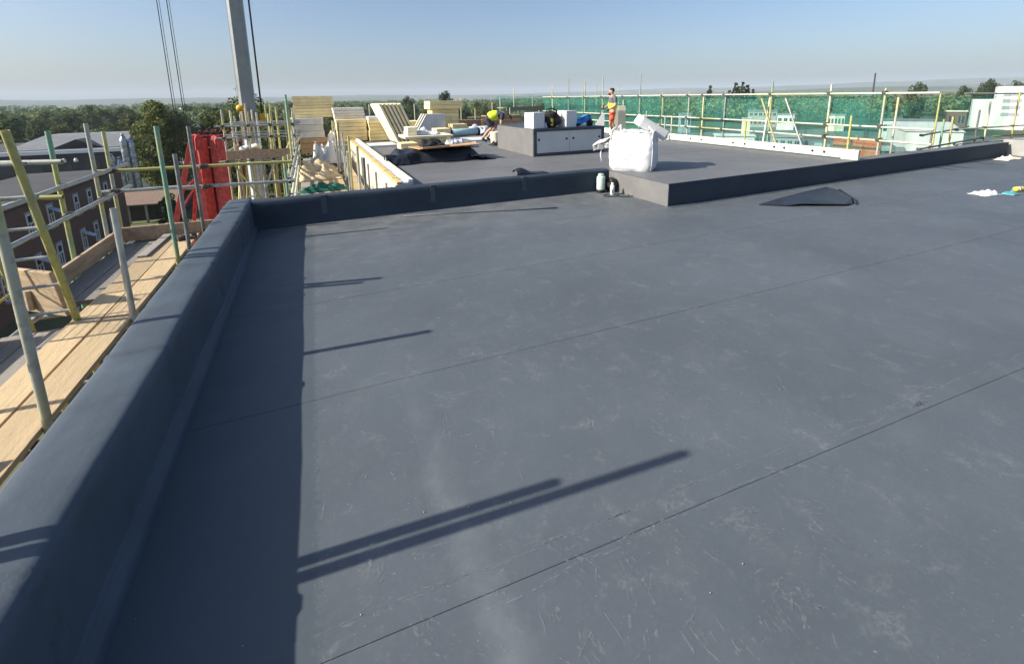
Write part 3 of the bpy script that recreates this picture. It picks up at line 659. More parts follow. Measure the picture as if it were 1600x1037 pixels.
bar('strut', 'red_dark', (-5.6, 26.6, -2.6), (-6.2, 25.9, -3.6), .10, .10, cr, CR); bar('strut', 'red_dark', (-5.3, 26.6, -1.9), (-5.9, 25.9, -2.5), .10, .10, cr, CR)
for x, zt in ((-5.02, -.02), (-4.22, -.12)):
    for k in (-1, 1):
        b = MB(); b.prism([(-.26, -.5), (.26, -.5), (.20, .12), (.05, .24), (-.14, .20), (-.24, .04)], -.025, .025, Matrix.Rotation(math.pi/2, 4, 'X')); o = b.build('lug_plate', 'red_paint', cr, Vector((x+.12*k, 26-.2*k, zt))-CR); o.rotation_euler = (0, 0, R(-38+90*(k > 0)))
    b = MB(); b.tube([(-.25, 0, 0), (.25, 0, 0)], .06, 10); b.build('pin', 'red_dark', cr, Vector((x, 25.9, zt+.02))-CR)
b = MB(); b.box(-5.1, -3.5, 26.3, 26.55, -.2, .12, b=.03); b.build('cross_head', 'red_dark', cr, -CR)
for i, (x, z) in enumerate(((-4.98, -.6), (-4.98, -1.3), (-4.2, -.55), (-4.2, -1.0), (-4.2, -1.8), (-4.2, -2.6), (-4.98, -2.4), (-4.2, -3.4))):
    b = MB(); b.lathe([(.045, 0), (.045, .03)], 10, Matrix.Rotation(math.pi/2, 4, 'X')); b.build('pin', 'red_dark', cr, Vector((x+random.uniform(-.15, .15), 25.53, z))-CR)
for i in range(5): b = MB(); b.tube([(-5.0+.3*i, 26.1, .22), (-4.9+.3*i, 26.15, .38), (-4.75+.3*i, 26.1, .20)], .035, 6); b.build('hose_loop', 'red_dark', cr, -CR)
b = MB(); b.box(-4.1, -3.1, 26.8, 27.8, -.95, -.85); b.build('platform', 'galvanised', cr, -CR)
MO = Vector((-3.35, 32, G0)); mast = thing('crane_mast', 'tall grey vertical mast rising out of the frame behind the tower', 'mast', MO)
b = MB(); b.prism([(-.40, -.30), (-.24, -.42), (.24, -.42), (.40, -.30), (.40, .40), (-.40, .40)], 12.6, 40); b.build('mast_section', 'mast_grey', mast)
b = MB(); b.prism([(-.44, -.34), (-.27, -.46), (.27, -.46), (.44, -.34), (.44, .44), (-.44, .44)], 11.0, 12.62); b.build('collar', 'mast_brown', mast)
b = MB(); b.prism([(-.40, -.3), (-.24, -.42), (.24, -.42), (.40, -.3), (.40, .40), (-.40, .40)], 0, 11.0); b.build('mast_foot', 'mast_white', mast)
b = MB(); b.box(-.42, -.36, -.30, -.26, 12.7, 40); b.build('corner_rail', 'mast_white', mast)
b = MB(); b.ball((-.30, -.55, 12.85), (.26, .2, .2), 12, 8, .3, 2); b.build('beacon', 'hook_yellow', mast)
for x, y, z0, r, lab in ((-6.65, 30, -6, .022, 'left of the two dark hoist ropes hanging past the tree'), (-6.22, 30, -6, .022, 'right of the two dark hoist ropes hanging past the tree')):
    b = MB(); b.tube([(0, 0, 0), (0, 0, 30)], r, 6); b.tube([(.10, 0, 0), (.10, 0, 30)], r*.6, 6); tag(b.build('hoist_rope', 'rope', None, (x, y, z0)), lab, 'rope')
hk = thing('hoist_rope', 'black hoist rope with yellow hook block right of the mast', 'rope', (-2.62, 32, .38))
b = MB(); b.tube([(0, 0, .5), (0, 0, 26)], .05, 6); b.build('rope_line', 'rope', hk)
b = MB(); b.box(-.16, .16, -.15, .15, 0, .62, b=.05); b.lathe([(.2, -.1), (.2, .1)], 14, Matrix.Translation((0, 0, .3)) @ Matrix.Rotation(math.pi/2, 4, 'X')); b.build('hook_block', 'hook_yellow', hk)
b = MB(); b.tube([(0, 0, .02), (0, 0, -.15), (.09, 0, -.28), (0, 0, -.38), (-.10, 0, -.30)], .03, 7); b.build('hook', 'hook_yellow', hk)
tc_ = thing('tower_crane', 'tiny hazy tower crane jib on the far skyline', 'crane', (-170, 1400, G0))
b = MB(); b.tube([(0, 0, 0), (0, 0, 50)], 1.0, 6); b.build('crane_tower', 'mast_grey', tc_)
b = MB(); b.tube([(-6, 0, 46), (0, 0, 50), (26, 0, 88)], .8, 6); b.build('jib', 'mast_grey', tc_)

# right hand scaffold with netting, beyond the cream upstand
E_ = Scaf('long netted guard rail scaffold down the right side of the far roof', (12, 12, -11.5))
for i, (y, z1) in enumerate(((6.0, 1.80), (7.2, 1.92), (8.78, 2.05), (10.35, 1.80), (11.2, 1.66), (11.85, 1.80), (13.1, 1.82), (14.4, 2.55), (15.4, 1.55), (16.9, 2.55), (18.3, 2.4), (19.8, 2.6), (21.4, 2.4))):
    E_.std(12.0+.02*(i % 2), y, -11.5, z1, ('tube_pale', 'tube_mixed', 'tube_green', 'galvanised')[i % 4] if y > 8 else ('tube_mixed', 'tube_pale')[i % 2])
    for z in (1.71, .95, .64): E_.coup((11.985, y, z), math.pi)
for z, ms in ((1.71, ('tube_pale', 'tube_pale')), (.95, ('tube_pale', 'tube_yellow')), (.64, ('tube_pale', 'tube_yellow'))):
    E_.rail((11.95, 5.0, z-.03), (11.95, 10.6, z), ms[0]); E_.rail((11.95, 10.6, z), (11.95, 11.4, z+.004), ms[1]); E_.rail((11.95, 11.4, z+.004), (11.95, 22.4, z+.02), ms[0])
for y, z1, m in ((9.5, .93, 'tube_yellow'), (6.62, 1.18, 'tube_green'), (12.55, 1.02, 'tube_pale'), (13.9, 1.15, 'tube_mixed')): E_.std(11.6, y*.97, -11.5, z1, m)
for x, y, z1, m in ((13.85, 6.62, 1.58, 'tube_pale'), (16.1, 6.55, .95, 'tube_green'), (16.7, 6.6, 1.0, 'tube_yellow'), (18.75, 6.6, 1.40, 'tube_pale'), (18.45, 6.7, 1.15, 'galvanised_dark'), (20.55, 6.6, 1.66, 'tube_yellow'), (17.5, 7.3, 1.68, 'tube_yellow'), (15.7, 6.6, .7, 'galvanised_dark')): E_.std(x, y, -11.5, z1, m)
for z in (1.64, .62, .18): E_.rail((17.3, 6.66, z), (23, 6.66, z-.05), 'tube_pale')
E_.rail((15.0, 6.5, .56), (18.2, 6.8, .66), 'galvanised_dark'); E_.rail((14.8, 6.45, .20), (19.0, 6.7, .30), 'galvanised_dark'); E_.rail((19.0, 6.5, .34), (23, 6.5, .30), 'tube_yellow')
for x, y, z in ((15.0, 6.5, .56), (14.85, 6.45, .2), (17.3, 6.7, .6), (18.75, 6.62, .3), (17.4, 6.7, .16), (18.75, 6.62, .62), (20.55, 6.62, .6), (15.0, 7.0, 1.64)): E_.coup((x, y, z), 1)
for i in range(2):
    for y in (6.2, 9.9, 13.6, 17.3): E_.board(11.35+.24*i, y, -.9, 3.6, 'board_grey')
def netting(label, x, fn, n=60):
    b = MB(); b.grid(fn, n, 14); o = b.build('debris_netting', 'netting'); return tag(o, label, 'netting')
netting('green debris netting hung along the right guard rails', 12, lambda u, v: (12.10+.05*N(u*20, v*2)+.06*math.sin(u*60)*(1-v)*.6, 5.9+16.6*u, -1.6+(3.27+.03*N(u*30))*v), 110)
netting('sagging green netting at the corner scaffold on the right', 16, lambda u, v: (13.0+10*u, 7.6+.1*N(u*9, v*3), -1.6+(3.15-.35*math.sin(math.pi*min(1, u*2.2))**2)*v), 60)
b = MB()
for (p, q, m, lab) in (((10.45, 7.78, .32), (10.75, 7.9, 1.62), 'tube_pale', 'upright pale loose tube crossing a yellow one at the right rails'), ((10.55, 7.40, .30), (10.50, 7.95, 1.60), 'tube_yellow', 'yellow loose tube leaning left across a pale tube by the rails'), ((10.55, 6.72, .26), (10.55, 7.35, 1.60), 'galvanised', 'grey loose tube leaning alone with a clip half way up')):
    o = tube('scaffold_tube', None, p, q, m); tag(o, lab, 'scaffold tube')
# far end scaffold
H = Scaf('distant end scaffold with tan boards in front of teal netting', (13, 24.5, -11.5))
for i, (x, z1) in enumerate(((10.9, 2.30), (11.4, 1.2), (12.1, 1.75), (12.8, 1.1), (13.4, 2.2), (14.2, 1.3), (15.0, 1.2), (15.9, 2.3), (16.6, 2.5), (17.5, 1.3), (18.3, 2.5))): H.std(x, 24+.5*(i % 2), -11.5, z1, ('tube_pale', 'tube_green', 'tube_mixed')[i % 3])
for z in (1.02, .62): H.rail((10.4, 24.0, z), (19, 24.0, z), 'tube_pale')
for k in range(3): H.rail((10.2, 24.6, .3+.25*k), (19, 24.6, .3+.25*k), 'tube_mixed')
for k in range(4): link('board', board_mesh(8.5, 'board_new'), H.t, Vector((19, 24.8+.24*k, 1.15))-H.o, (0, 0, math.pi/2))
H.toe((10.4, 23.95), (19, 23.95), .98, 1.2, 'toe_timber_x'); H.toe((10.2, 23.9), (19, 23.9), .38, .62, 'toe_timber_x')
netting('teal netting closing the far end of the roof scaffold', 15, lambda u, v: (10.8+13*u, 26.4+.08*N(u*20, v*2), -1+(2.8)*v), 60)
J = Scaf('distant row of thin guard posts behind the insulation stacks', (6, 22, -11.5))
for x, z1 in ((3.5, 1.55), (4.7, 1.5), (7.05, 1.75), (7.8, 1.2), (8.75, 1.5), (9.2, 1.75), (9.75, 1.2), (2.6, 1.5)): J.std(x, 22, -11.5, z1, 'tube_pale')
J.rail((7.4, 22.05, .75), (8.1, 22.05, .75), 'tube_pale'); J.rail((7.3, 22.05, .5), (9.9, 22.05, .5), 'tube_pale')
# brown boards stacked at the far edge
ps = thing('board_stack', 'tan timber boards stacked at the far roof edge beyond the bending worker', 'board stack', (8.6, 20.6, ZF))
for i in range(6):
    b = MB(); b.box(-.9+.25*random.random(), .9+.3*random.random(), -.3, .3, .09*i, .09*i+.075); b.build('board', 'ply' if i % 2 else 'toe_timber_x', ps)
b = MB(); b.box(1.5, 10.0, 21.2, 21.45, ZF, ZF+.32, b=.01); tag(b.build('parapet_wall', 'brick_tan'), 'low tan brick parapet closing the far end of the raised roof', 'parapet')

# cream upstand with bolt holes
cu = thing('roof_upstand', 'smooth cream edge upstand with paired bolt holes below green netting', 'upstand', (10.08, 9, ZF)); CO = Vector((10.08, 9, ZF))
strip('panel', 'cream_panel', 10.03, 10.11, ZF+.004, .565, cu, CO, 5.34, 5.638)
for i in range(5): strip('panel', 'cream_panel', 10.032, 10.112, ZF-.3, .565, cu, CO, 5.64+i*1.68, 5.636+(i+1)*1.68)
strip('drip_edge', 'lap', 10.0, 10.028, ZF-.05, ZF+.03, cu, CO, 5.66, 14.0)
for y in (11.6, 10.85, 9.75, 9.35, 8.3, 7.95, 7.15, 6.9, 6.25, 6.0):
    b = MB(); b.lathe([(.028, 0), (.028, .006)], 12, Matrix.Rotation(-math.pi/2, 4, 'Y')); b.build('bolt_hole', 'black_plastic', cu, Vector((10.0295, y, .475))-CO)
bp_ = thing('post_base', 'pale post foot plate bolted to the cream upstand', 'bracket', (9.93, 10.7, ZF))
b = MB(); b.box(-.08, .08, -.14, .14, 0, .02); b.box(.05, .09, -.14, .14, .0, .16, b=.01); b.build('plate', 'galvanised', bp_)
for y in (-.06, .06): b = MB(); b.lathe([(.025, 0), (.025, .01)], 10, Matrix.Rotation(-math.pi/2, 4, 'Y')); b.build('bolt', 'black_plastic', bp_, (.048, y, .09))
tube('post', bp_, (.0, 0, .02), (0, 0, .72), 'galvanised')
# orange barrier beyond
ob = thing('barrier_fence', 'orange plastic barrier fence beyond the cream upstand', 'barrier', (13, 6.8, .05))
for i in range(7): b = MB(); b.box(-.01, .01, -.35, .75, .0+.075*i, .066+.075*i); b.build('slat', 'barrier', ob)
for y in (-.35, .2, .75): tube('post', ob, (0, y, -.6), (0, y, .56), 'barrier', .02)

# ================================================================== THINGS ON THE ROOFS
def rbox(name, m, par, x0, x1, y0, y1, z0, z1, bv=.01, O=Vector((0, 0, 0))):
    b = MB(); b.box(x0, x1, y0, y1, z0, z1, b=bv); return b.build(name, m, par, -O if par else None)
# grey plant box with two doors
XO = Vector((5.62, 10.2, ZF)); xb = thing('plant_box', 'long low grey box with two panel doors standing on the far roof', 'roof box', XO)
rbox('body', 'box_side', xb, 4.65, 6.60, 9.215, 11.35, ZF, .985, .006, XO)
rbox('lid', 'box_frame', xb, 4.668, 6.585, 9.21, 11.34, .986, 1.0, .004, XO)
for z0, z1 in ((ZF+.004, .43), (.93, .998)): rbox('frame_rail', 'box_frame', xb, 4.655, 6.60, 9.17, 9.212, z0, z1, .005, XO)
for x0, x1 in ((4.655, 4.735), (6.52, 6.60)): rbox('frame_post', 'box_frame', xb, x0, x1, 9.172, 9.211, .43, .93, .005, XO)
for x0, x1 in ((4.737, 5.615), (5.619, 6.518)):
    d = rbox('door_panel', 'box_front', xb, x0, x1, 9.183, 9.21, .432, .928, .004, XO)
for x in (4.79, 5.53, 5.715, 6.46):
    b = MB(); b.lathe([(.027, 0), (.027, .008)], 14, Matrix.Rotation(math.pi/2, 4, 'X')); b.build('vent_hole', 'black_plastic', xb, Vector((x, 9.1825, .745 if x != 5.53 else .74))-XO)
# on the box
def carton(x, y, w_, d_, h_, rz, label, holes=False):
    t = thing('carton', label, 'carton', (x, y, 1.0), rz)
    b = MB(); b.box(-w_/2, w_/2, -d_/2, d_/2, 0, h_, b=.006); b.build('carton_body', 'white_card', t)
    b = MB(); b.box(-w_/2+.006, -.002, -d_/2+.006, d_/2-.006, h_, h_+.004); b.build('flap', 'white_card', t); b = MB(); b.box(.002, w_/2-.006, -d_/2+.006, d_/2-.006, h_, h_+.004); b.build('flap', 'white_card', t)
    if holes:
        for z in (.08, .19, .29): b = MB(); b.box(-w_/2-.003, -w_/2+.001, -.05, .02, z, z+.035); b.build('printed_mark', 'foam', t)
carton(4.52+.28, 9.42, .33, .34, .36, R(12), 'plain white carton standing at the left end of the grey box')
carton(5.70, 9.45, .33, .33, .38, R(10), 'white carton with pale marks standing mid way along the grey box', True)
tb = thing('tool_bag', 'bulky black bag with yellow trim between the two white cartons', 'bag', (5.27, 9.5, 1.0))
b = MB(); b.ball((0, 0, .17), (.22, .18, .18), 18, 12, .5, 3); b.build('bag_body', 'black_cloth', tb)
b = MB(); b.ball((-.02, -.02, .30), (.17, .15, .09), 16, 8, .4, 8); b.build('bag_top', 'black_cloth', tb)
b = MB(); b.tube([(-.16, -.05, .30), (-.12, -.06, .42), (0, -.06, .45), (.12, -.06, .40), (.15, -.05, .28)], .018, 7); b.build('handle', 'black_cloth', tb)
b = MB(); b.box(-.10, -.03, -.20, -.15, .04, .22, b=.02); b.build('yellow_trim', 'yellow_bottle', tb)
crumple('cloth', 'flashing', 4.99, 9.42, 1.0, .22, .25, .20, 21, 'pale blue cloth bundle left of the black bag on the box', 'cloth', 12, 10)
bb = thing('tool_bag', 'bright blue flat bag lying tilted on the right of the grey box', 'bag', (6.12, 9.45, 1.0), R(8))
b = MB(); b.box(-.25, .22, -.12, .12, -.045, .075, Matrix.Translation((0, 0, .13)) @ Matrix.Rotation(R(-22), 4, 'Y'), b=.03); b.build('bag_body', 'blue_bag', bb)
b = MB(); b.tube([(-.15, -.1, .14), (-.05, -.14, .22), (.1, -.12, .27), (.2, -.1, .22)], .016, 6); b.build('strap', 'navy', bb)
b = MB(); b.ball((.3, .05, .08), (.09, .09, .09), 10, 8, .4, 5); b.build('end_pocket', 'navy', bb)
b = MB(); b.ball((0, 0, .05), (.07, .06, .05), 10, 6, .4, 4); tag(b.build('glove_bundle', 'black_cloth', None, (5.93, 9.34, 1.0)), 'small dark bundle beside the blue bag', 'bundle')

# bulk bag
KO = Vector((5.53, 6.74, ZF)); kb = thing('bulk_bag', 'bulging white woven bulk bag on the corner of the raised roof', 'bulk bag', KO, R(-47))
b = MB()
def kf(u, v):
    a = 2*math.pi*u; c, s = math.cos(a), math.sin(a); k = (abs(c)**6+abs(s)**6)**(-1/6)
    z = .70*v; bul = 1+.06*math.sin(math.pi*min(1, v*1.05))-.10*max(0, v-.8)*2-.05*max(0, .08-v)/.08
    fold = .016*N(c*2, s*2, z*3)+.010*N(c*3+z*7, s*3-z*5, z*9)+.006*N(c*9, s*9, z*14)
    r = .395*k*bul+fold
    return (r*c, r*s, z+.03*N(a*3, v*3)*(v > .9))
b.grid(kf, 72, 26)
b.grid(lambda u, v: (kf(u, 1)[0]*(1-v)+.02*v, kf(u, 1)[1]*(1-v), .70+.02*math.sin(v*1.5)+.035*N(u*12, v*6)+.02*N(u*30, v*9)), 48, 8)
b.build('bag_body', 'bag_weave', kb)
for sx in (-1, 1):
    for sy in (-1, 1): q = MB(); q.tube([(sx*(.355+.02*math.sin(t*3.1)), sy*(.355+.02*math.sin(t*3.1)), .02+.66*t) for t in [i/8 for i in range(9)]], .008, 6); q.build('corner_seam', 'white_sheet', kb)
for sx in (-.36, .36):
    for sy in (-.36, .36):
        b = MB(); b.tube([(sx, sy, .55), (sx*1.02, sy*.98, .72), (sx*.8, sy*.6, .80), (sx*.75, sy*.3, .70)], [.016, .017, .017, .016], 6); b.build('lifting_loop', 'white_sheet', kb)
b = MB(); b.grid(lambda u, v: (-.34-.38*u, -.30+.46*v+.04*N(u*5, v*4), .60-.16*u+.06*N(u*3, v*3.5, 3)+.03*math.sin(v*7)), 18, 12); o = b.build('skirt_flap', 'white_sheet', kb); solidify(o, .006)
b = MB(); b.grid(lambda u, v: (-.42-.30*u, -.26+.10*N(u*4, 2)+.05*v, .50-.06*u-.10*v+.04*N(u*8, v*4, 6)), 14, 6); o = b.build('skirt_flap', 'white_sheet', kb); solidify(o, .006)
for x, y, L in ((-.56, -.16, .34),): b = MB(); b.tube([(x, y, .47), (x-.03, y-.03, .47-L*.6), (x-.12*(L < .34), y-.05, .47-L)], .013, 5); b.build('strap', 'white_sheet', kb)
rl = thing('wrapped_pack', 'white wrapped pack lying tilted on top of the bulk bag', 'pack', (5.80, 6.60, 1.13), R(-12)); rl.rotation_euler = (R(8), R(30), R(-20))
b = MB(); b.box(-.30, .30, -.17, .17, -.10, .10, b=.035); b.build('pack_body', 'white_card', rl)
for y in (-.06, .05): b = MB(); b.box(-.302, .302, y, y+.03, .0985, .102); b.build('band', 'flashing', rl)

# cans at the inner corner
gc = thing('adhesive_canister', 'pale green cylindrical canister standing at the foot of the back upstand', 'canister', (4.70, 6.60, .008))
b = MB(); b.lathe([(.075, 0), (.08, .01), (.08, .045), (.075, .05)], 24); b.build('foot_ring', 'black_plastic', gc)
b = MB(); b.lathe([(.072, .05), (.075, .06), (.075, .27), (.070, .285), (.055, .297), (.03, .302)], 24); b.build('canister_body', 'green_can', gc)
b = MB(); b.lathe([(.045, .30), (.05, .305), (.05, .33), (.045, .335)], 16); b.build('collar', 'green_can', gc)
b = MB(); b.lathe([(.012, .30), (.012, .35), (.02, .352), (.02, .36)], 10); b.build('valve', 'coupler_steel', gc)
wc = thing('spray_can', 'small white spray can beside the pale green canister', 'can', (4.755, 6.33, .008))
b = MB(); b.lathe([(.036, 0), (.038, .005), (.038, .15), (.033, .165), (.02, .172)], 18); b.build('can_body', 'white_can', wc)
b = MB(); b.lathe([(.022, .172), (.024, .178), (.024, .205), (.02, .21)], 14); b.build('cap', 'white_card', wc)
b = MB(); b.box(-.039, .0, -.0395, -.030, .03, .10); b.build('printed_band', 'flashing', wc)
rp = thing('tape_roll', 'black roll standing on edge between canister and stepped wall', 'roll', (4.885, 6.56, .008))
b = MB(); Mx = Matrix.Translation((0, 0, .13)) @ Matrix.Rotation(math.pi/2, 4, 'Y') 
b.lathe([(.05, -.05), (.125, -.05), (.13, -.045), (.13, .045), (.125, .05), (.05, .05)], 28, Mx); b.build('roll_body', 'black_plastic', rp)
b = MB(); b.lathe([(.03, -.052), (.048, -.052), (.048, .052), (.03, .052)], 18, Mx); b.build('core', 'cardboard', rp)
b = MB(); pts = []
for i in range(60):
    t = i/59; a = t*14; r = .10+.05*math.sin(t*9); pts.append((4.68+.36*t-.1+r*math.cos(a)*(.7+.4*t), 6.28-.20*t+r*.55*math.sin(a), .014+.006*math.sin(i*1.3)**2))
b.tube(pts, .007, 6); tag(b.build('hose', 'black_plastic'), 'thin black hose coiled on the roof in front of the cans', 'hose')

# membrane offcut folded on the roof
oc = thing('membrane_offcut', 'folded black membrane offcut lying in front of the right upstand', 'membrane', (7.2, 4.4, .004))
OV = [(-.92, .24, .012), (-.62, -.02, .012), (-.45, -.09, .055), (.15, -.40, .040), (.38, -.38, .018), (.62, -.22, .065), (1.10, .26, .055), (1.04, .42, .10), (.3, .34, .095), (-.4, .27, .065), (-.35, .37, .006), (.34, .45, .006), (1.10, .50, .006), (-.1, .02, .085), (.5, .08, .07)]
OV = [(x, y, .006+(z-.006)*.75) for x, y, z in OV]
b = MB(); b.add(OV, [(0, 1, 2, 9), (2, 3, 13), (2, 13, 9), (9, 13, 8), (13, 3, 14), (3, 4, 5, 14), (13, 14, 8), (14, 5, 6), (14, 6, 7, 8)]); o = b.build('sheet', 'black_sheet', oc); solidify(o, .006)
b = MB(); b.add([OV[0], OV[9], OV[8], OV[7], OV[12], OV[11], OV[10]], [(0, 1, 6), (1, 2, 5, 6), (2, 3, 4, 5)]); o = b.build('fold', 'black_sheet', oc); solidify(o, .006)
b = MB(); b.tube([(.40, -.42, .022), (.66, -.24, .026), (.9, .0, .027), (1.16, .27, .03)], [.016, .02, .022, .024], 12); b.build('rolled_edge', 'black_sheet', oc)
crumple('rag', 'white_sheet', 10.22, 3.46, .004, .42, .26, .09, 31, 'crumpled white rag on the roof near the right edge', 'rag', 14, 10, R(-10))
crumple('glove', 'teal', 10.56, 3.27, .004, .20, .16, .06, 33, 'small teal glove dropped beside the white rag', 'glove', 10, 8)
yb = thing('bottle', 'yellow bottle lying on its side near the right edge', 'bottle', (11.05, 3.32, .045), R(-10))
Mx = Matrix.Rotation(math.pi/2, 4, 'Y'); b = MB(); b.lathe([(.034, -.12), (.04, -.11), (.04, .06), (.03, .09), (.014, .11)], 16, Mx); b.build('bottle_body', 'yellow_bottle', yb)
b = MB(); b.lathe([(.016, .108), (.018, .112), (.018, .14), (.015, .143)], 12, Mx); b.build('cap', 'white_card', yb); b = MB(); b.lathe([(.041, -.07), (.041, -.02)], 16, Mx); b.build('printed_band', 'white_card', yb)
crumple('foam_scraps', 'foam_pale', 16.0, 5.12, .004, .75, .3, .10, 37, 'cream foam scraps lying at the end of the right upstand', 'scraps', 16, 8)
b = MB(); b.tube([(1.14, 6.50, .016), (1.9, 6.33, .015), (2.7, 6.10, .016), (3.40, 5.90, .018)], .009, 7); tag(b.build('thin_rod', 'weld_seam'), 'thin pale rod lying along the foot of the back upstand', 'rod')
b = MB(); b.grid(lambda u, v: (3.18+.62*u, 6.90+.22*v, .392+.11*math.sin(math.pi*v*.9)*math.exp(-((u-.15)/.28)**2)+.02*u*(1-u)), 24, 8); o = b.build('membrane_flap', 'black_sheet'); solidify(o, .004); tag(o, 'lifted black membrane flap curling up on top of the back upstand', 'membrane')

# insulation stacks
def pack(label, x0, x1, y0, y1, z0, z1, n, m='foam', rz=0, top=None, jit=.02, group=None):
    cx, cy = (x0+x1)/2, (y0+y1)/2; t = thing('insulation_stack', label, 'insulation', (cx, cy, z0), rz, group); h = (z1-z0)/n
    for i in range(n):
        dx, dy = random.uniform(-jit, jit), random.uniform(-jit, jit); b = MB()
        b.box(-(x1-x0)/2+dx, (x1-x0)/2+dx, -(y1-y0)/2+dy, (y1-y0)/2+dy, i*h+.004, (i+1)*h-.004, b=.004)
        b.build('insulation_board', top if (top and i == n-1) else m, t)
    return t
pack('tall cream insulation pack on top of the grey faced boards', -.46, .82, 17, 18.2, 1.14, 1.87, 7, 'foam')
pack('grey faced boards stacked beneath the tall cream pack', -.62, .44, 16.6, 17.7, .48, 1.135, 3, 'foil_face')
pack('brown base packs under the grey faced boards', -.35, .50, 16.6, 17.6, -.05, .475, 3, 'cardboard')
pack('small foil faced pack on top of the olive stack', .76, 1.72, 16.0, 17.0, 1.10, 1.46, 4, 'foil_face')
pack('olive cream insulation stack beside the timber upstand', .80, 1.72, 15.5, 16.6, ZF+.03, 1.095, 6, 'foam')
pack('white topped insulation stack right of the olive stack', 1.76, 2.52, 15.3, 16.5, ZF+.02, 1.17, 7, 'foam', 0, 'white_card')
pack('short broad insulation stack with overhanging lid behind the black sheeting', 2.62, 3.46, 12.15, 13.0, ZF+.004, .66, 3, 'foam')
pack('wide pale lid boards overhanging the short broad stack', 2.28, 3.62, 12.1, 13.05, .665, .73, 1, 'foam_pale')
pack('small cream offcut pack resting on the wide lid boards', 2.40, 2.66, 12.3, 12.8, .735, .96, 2, 'foam_pale')
crumple('plastic_sheet', 'white_sheet', 2.95, 12.6, .735, .75, .55, .14, 41, 'white plastic wrap spread over the short broad stack', 'sheeting', 16, 12)
pack('cream block sitting left of the short broad stack', 2.05, 2.48, 11.35, 11.9, ZF+.004, .62, 2, 'foam')
pack('tall cream insulation stack at the back with wide cap', 5.05, 6.28, 20, 20.9, ZF+.004, 1.25, 5, 'foam')
pack('cream cap pack on the tall rear insulation stack', 4.95, 6.46, 19.9, 21, 1.255, 1.62, 2, 'foam')
tr_ = thing('insulation_stack', 'wedge of grey fronted boards with slanted left edge before the tall stack', 'insulation', (4.85, 18.9, ZF))
for i in range(3): b = MB(); b.prism([(-.42-.42+.2*i*0, 0), (.40, 0), (.40, .72), (-.40, .72)], -.12*i, -.12*i+.11, Matrix.Rotation(math.pi/2, 4, 'X')); b.build('insulation_board', 'foil_face' if i == 0 else 'foam_pale', tr_, (0, -.2+.3*i, .005))
ln = thing('leaning_board', 'cream insulation boards leaning back steeply behind the low stacks', 'insulation', (2.75, 14.9, ZF))
for i in range(6):
    b = MB(); b.box(-.035, .035, -.5, .5, 0, 1.30, b=.004); link('insulation_board', b.mesh('insulation_board', ('foam_pale', 'foam', 'foam_pale')[i % 3]), ln, (-.28+.12*i, 0, .03), (0, R(-24), R(8)))
pack('support pack in front of the leaning insulation boards', 2.50, 2.85, 14.6, 15.2, ZF+.004, .72, 3, 'foam')
pp2 = thing('leaning_board', 'two upright cream boards standing behind the walking worker', 'insulation', (9.72, 12.6, ZF))
for i in range(2): b = MB(); b.box(-.14, .14, -.04, .04, 0, 1.03, b=.004); link('insulation_board', b.mesh('insulation_board', 'foam_pale'), pp2, (-.26+.36*i, .05*i, .004), (R(-4), 0, R(-12)))
for x0, x1, y0, y1, lab in ((1.5, 2.3, 13.4, 14.3, 'white sheet board lying on the roof left of the foam block'), (3.75, 6.3, 13.5, 14.6, 'long white board lying on the roof by the bending worker')):
    b = MB(); b.box(x0, x1, y0, y1, ZF+.002, ZF+.05, b=.006); tag(b.build('floor_board', 'white_card'), lab, 'board')
rb = thing('membrane_roll', 'pale blue wrapped roll lying behind the white floor board', 'roll', (5.0, 15.4, ZF+.16), R(14))
Mx = Matrix.Rotation(math.pi/2, 4, 'Y'); b = MB(); b.lathe([(.13, -.55), (.14, -.54), (.14, .54), (.13, .55)], 20, Mx); b.build('wrap', 'blue_roll', rb)
for x in (-.62, .54): b = MB(); b.lathe([(.05, x), (.155, x), (.155, x+.09), (.05, x+.09)], 20, Mx); b.build('end_cap', 'black_plastic', rb)
b = MB(); b.box(3.6, 6.4, 15.0, 15.25, ZF+.002, ZF+.03); tag(b.build('batten', 'mast_brown'), 'long brown batten lying under the blue roll', 'batten')
for i, (x, y, m, lab) in enumerate(((4.35, 16.4, 'ply', 'brown open carton behind the blue roll'), (4.75, 16.9, 'cardboard', 'low brown carton next to the tall rear stack'))):
    t = thing('carton', lab, 'carton', (x, y, ZF), R(15*i)); b = MB(); b.box(-.2, .2, -.15, .15, 0, .18); b.build('carton_body', m, t)
    for sgn in (-1, 1): b = MB(); b.box(-.2, .2, 0, .14, 0, .006, Matrix.Translation((0, .15*sgn, .18)) @ Matrix.Rotation(R(40 if sgn > 0 else 140), 4, 'X')); b.build('flap', m, t)
crumple('plastic_sheet', 'flashing', 5.9, 16.0, ZF, .9, .7, .35, 51, 'pale blue plastic heap behind the bending worker', 'sheeting', 18, 14)
bk = thing('bucket', 'cream tub on the roof in front of the bending worker', 'bucket', (5.12, 12.62, ZF))
b = MB(); b.lathe([(.15, 0), (.155, .01), (.18, .34), (.185, .35), (.175, .35), (.15, .03)], 20); b.build('bucket_body', 'foam_pale', bk)
b = MB(); b.tube([(-.18, 0, .33), (-.15, -.08, .22), (0, -.16, .16), (.15, -.08, .22), (.18, 0, .33)], .006, 5); b.build('handle', 'galvanised', bk)
crumple('cloth', 'black_cloth', 4.95, 12.1, ZF, .45, .3, .12, 55, 'black cloth bundle at the foot of the cream tub', 'cloth', 12, 8)

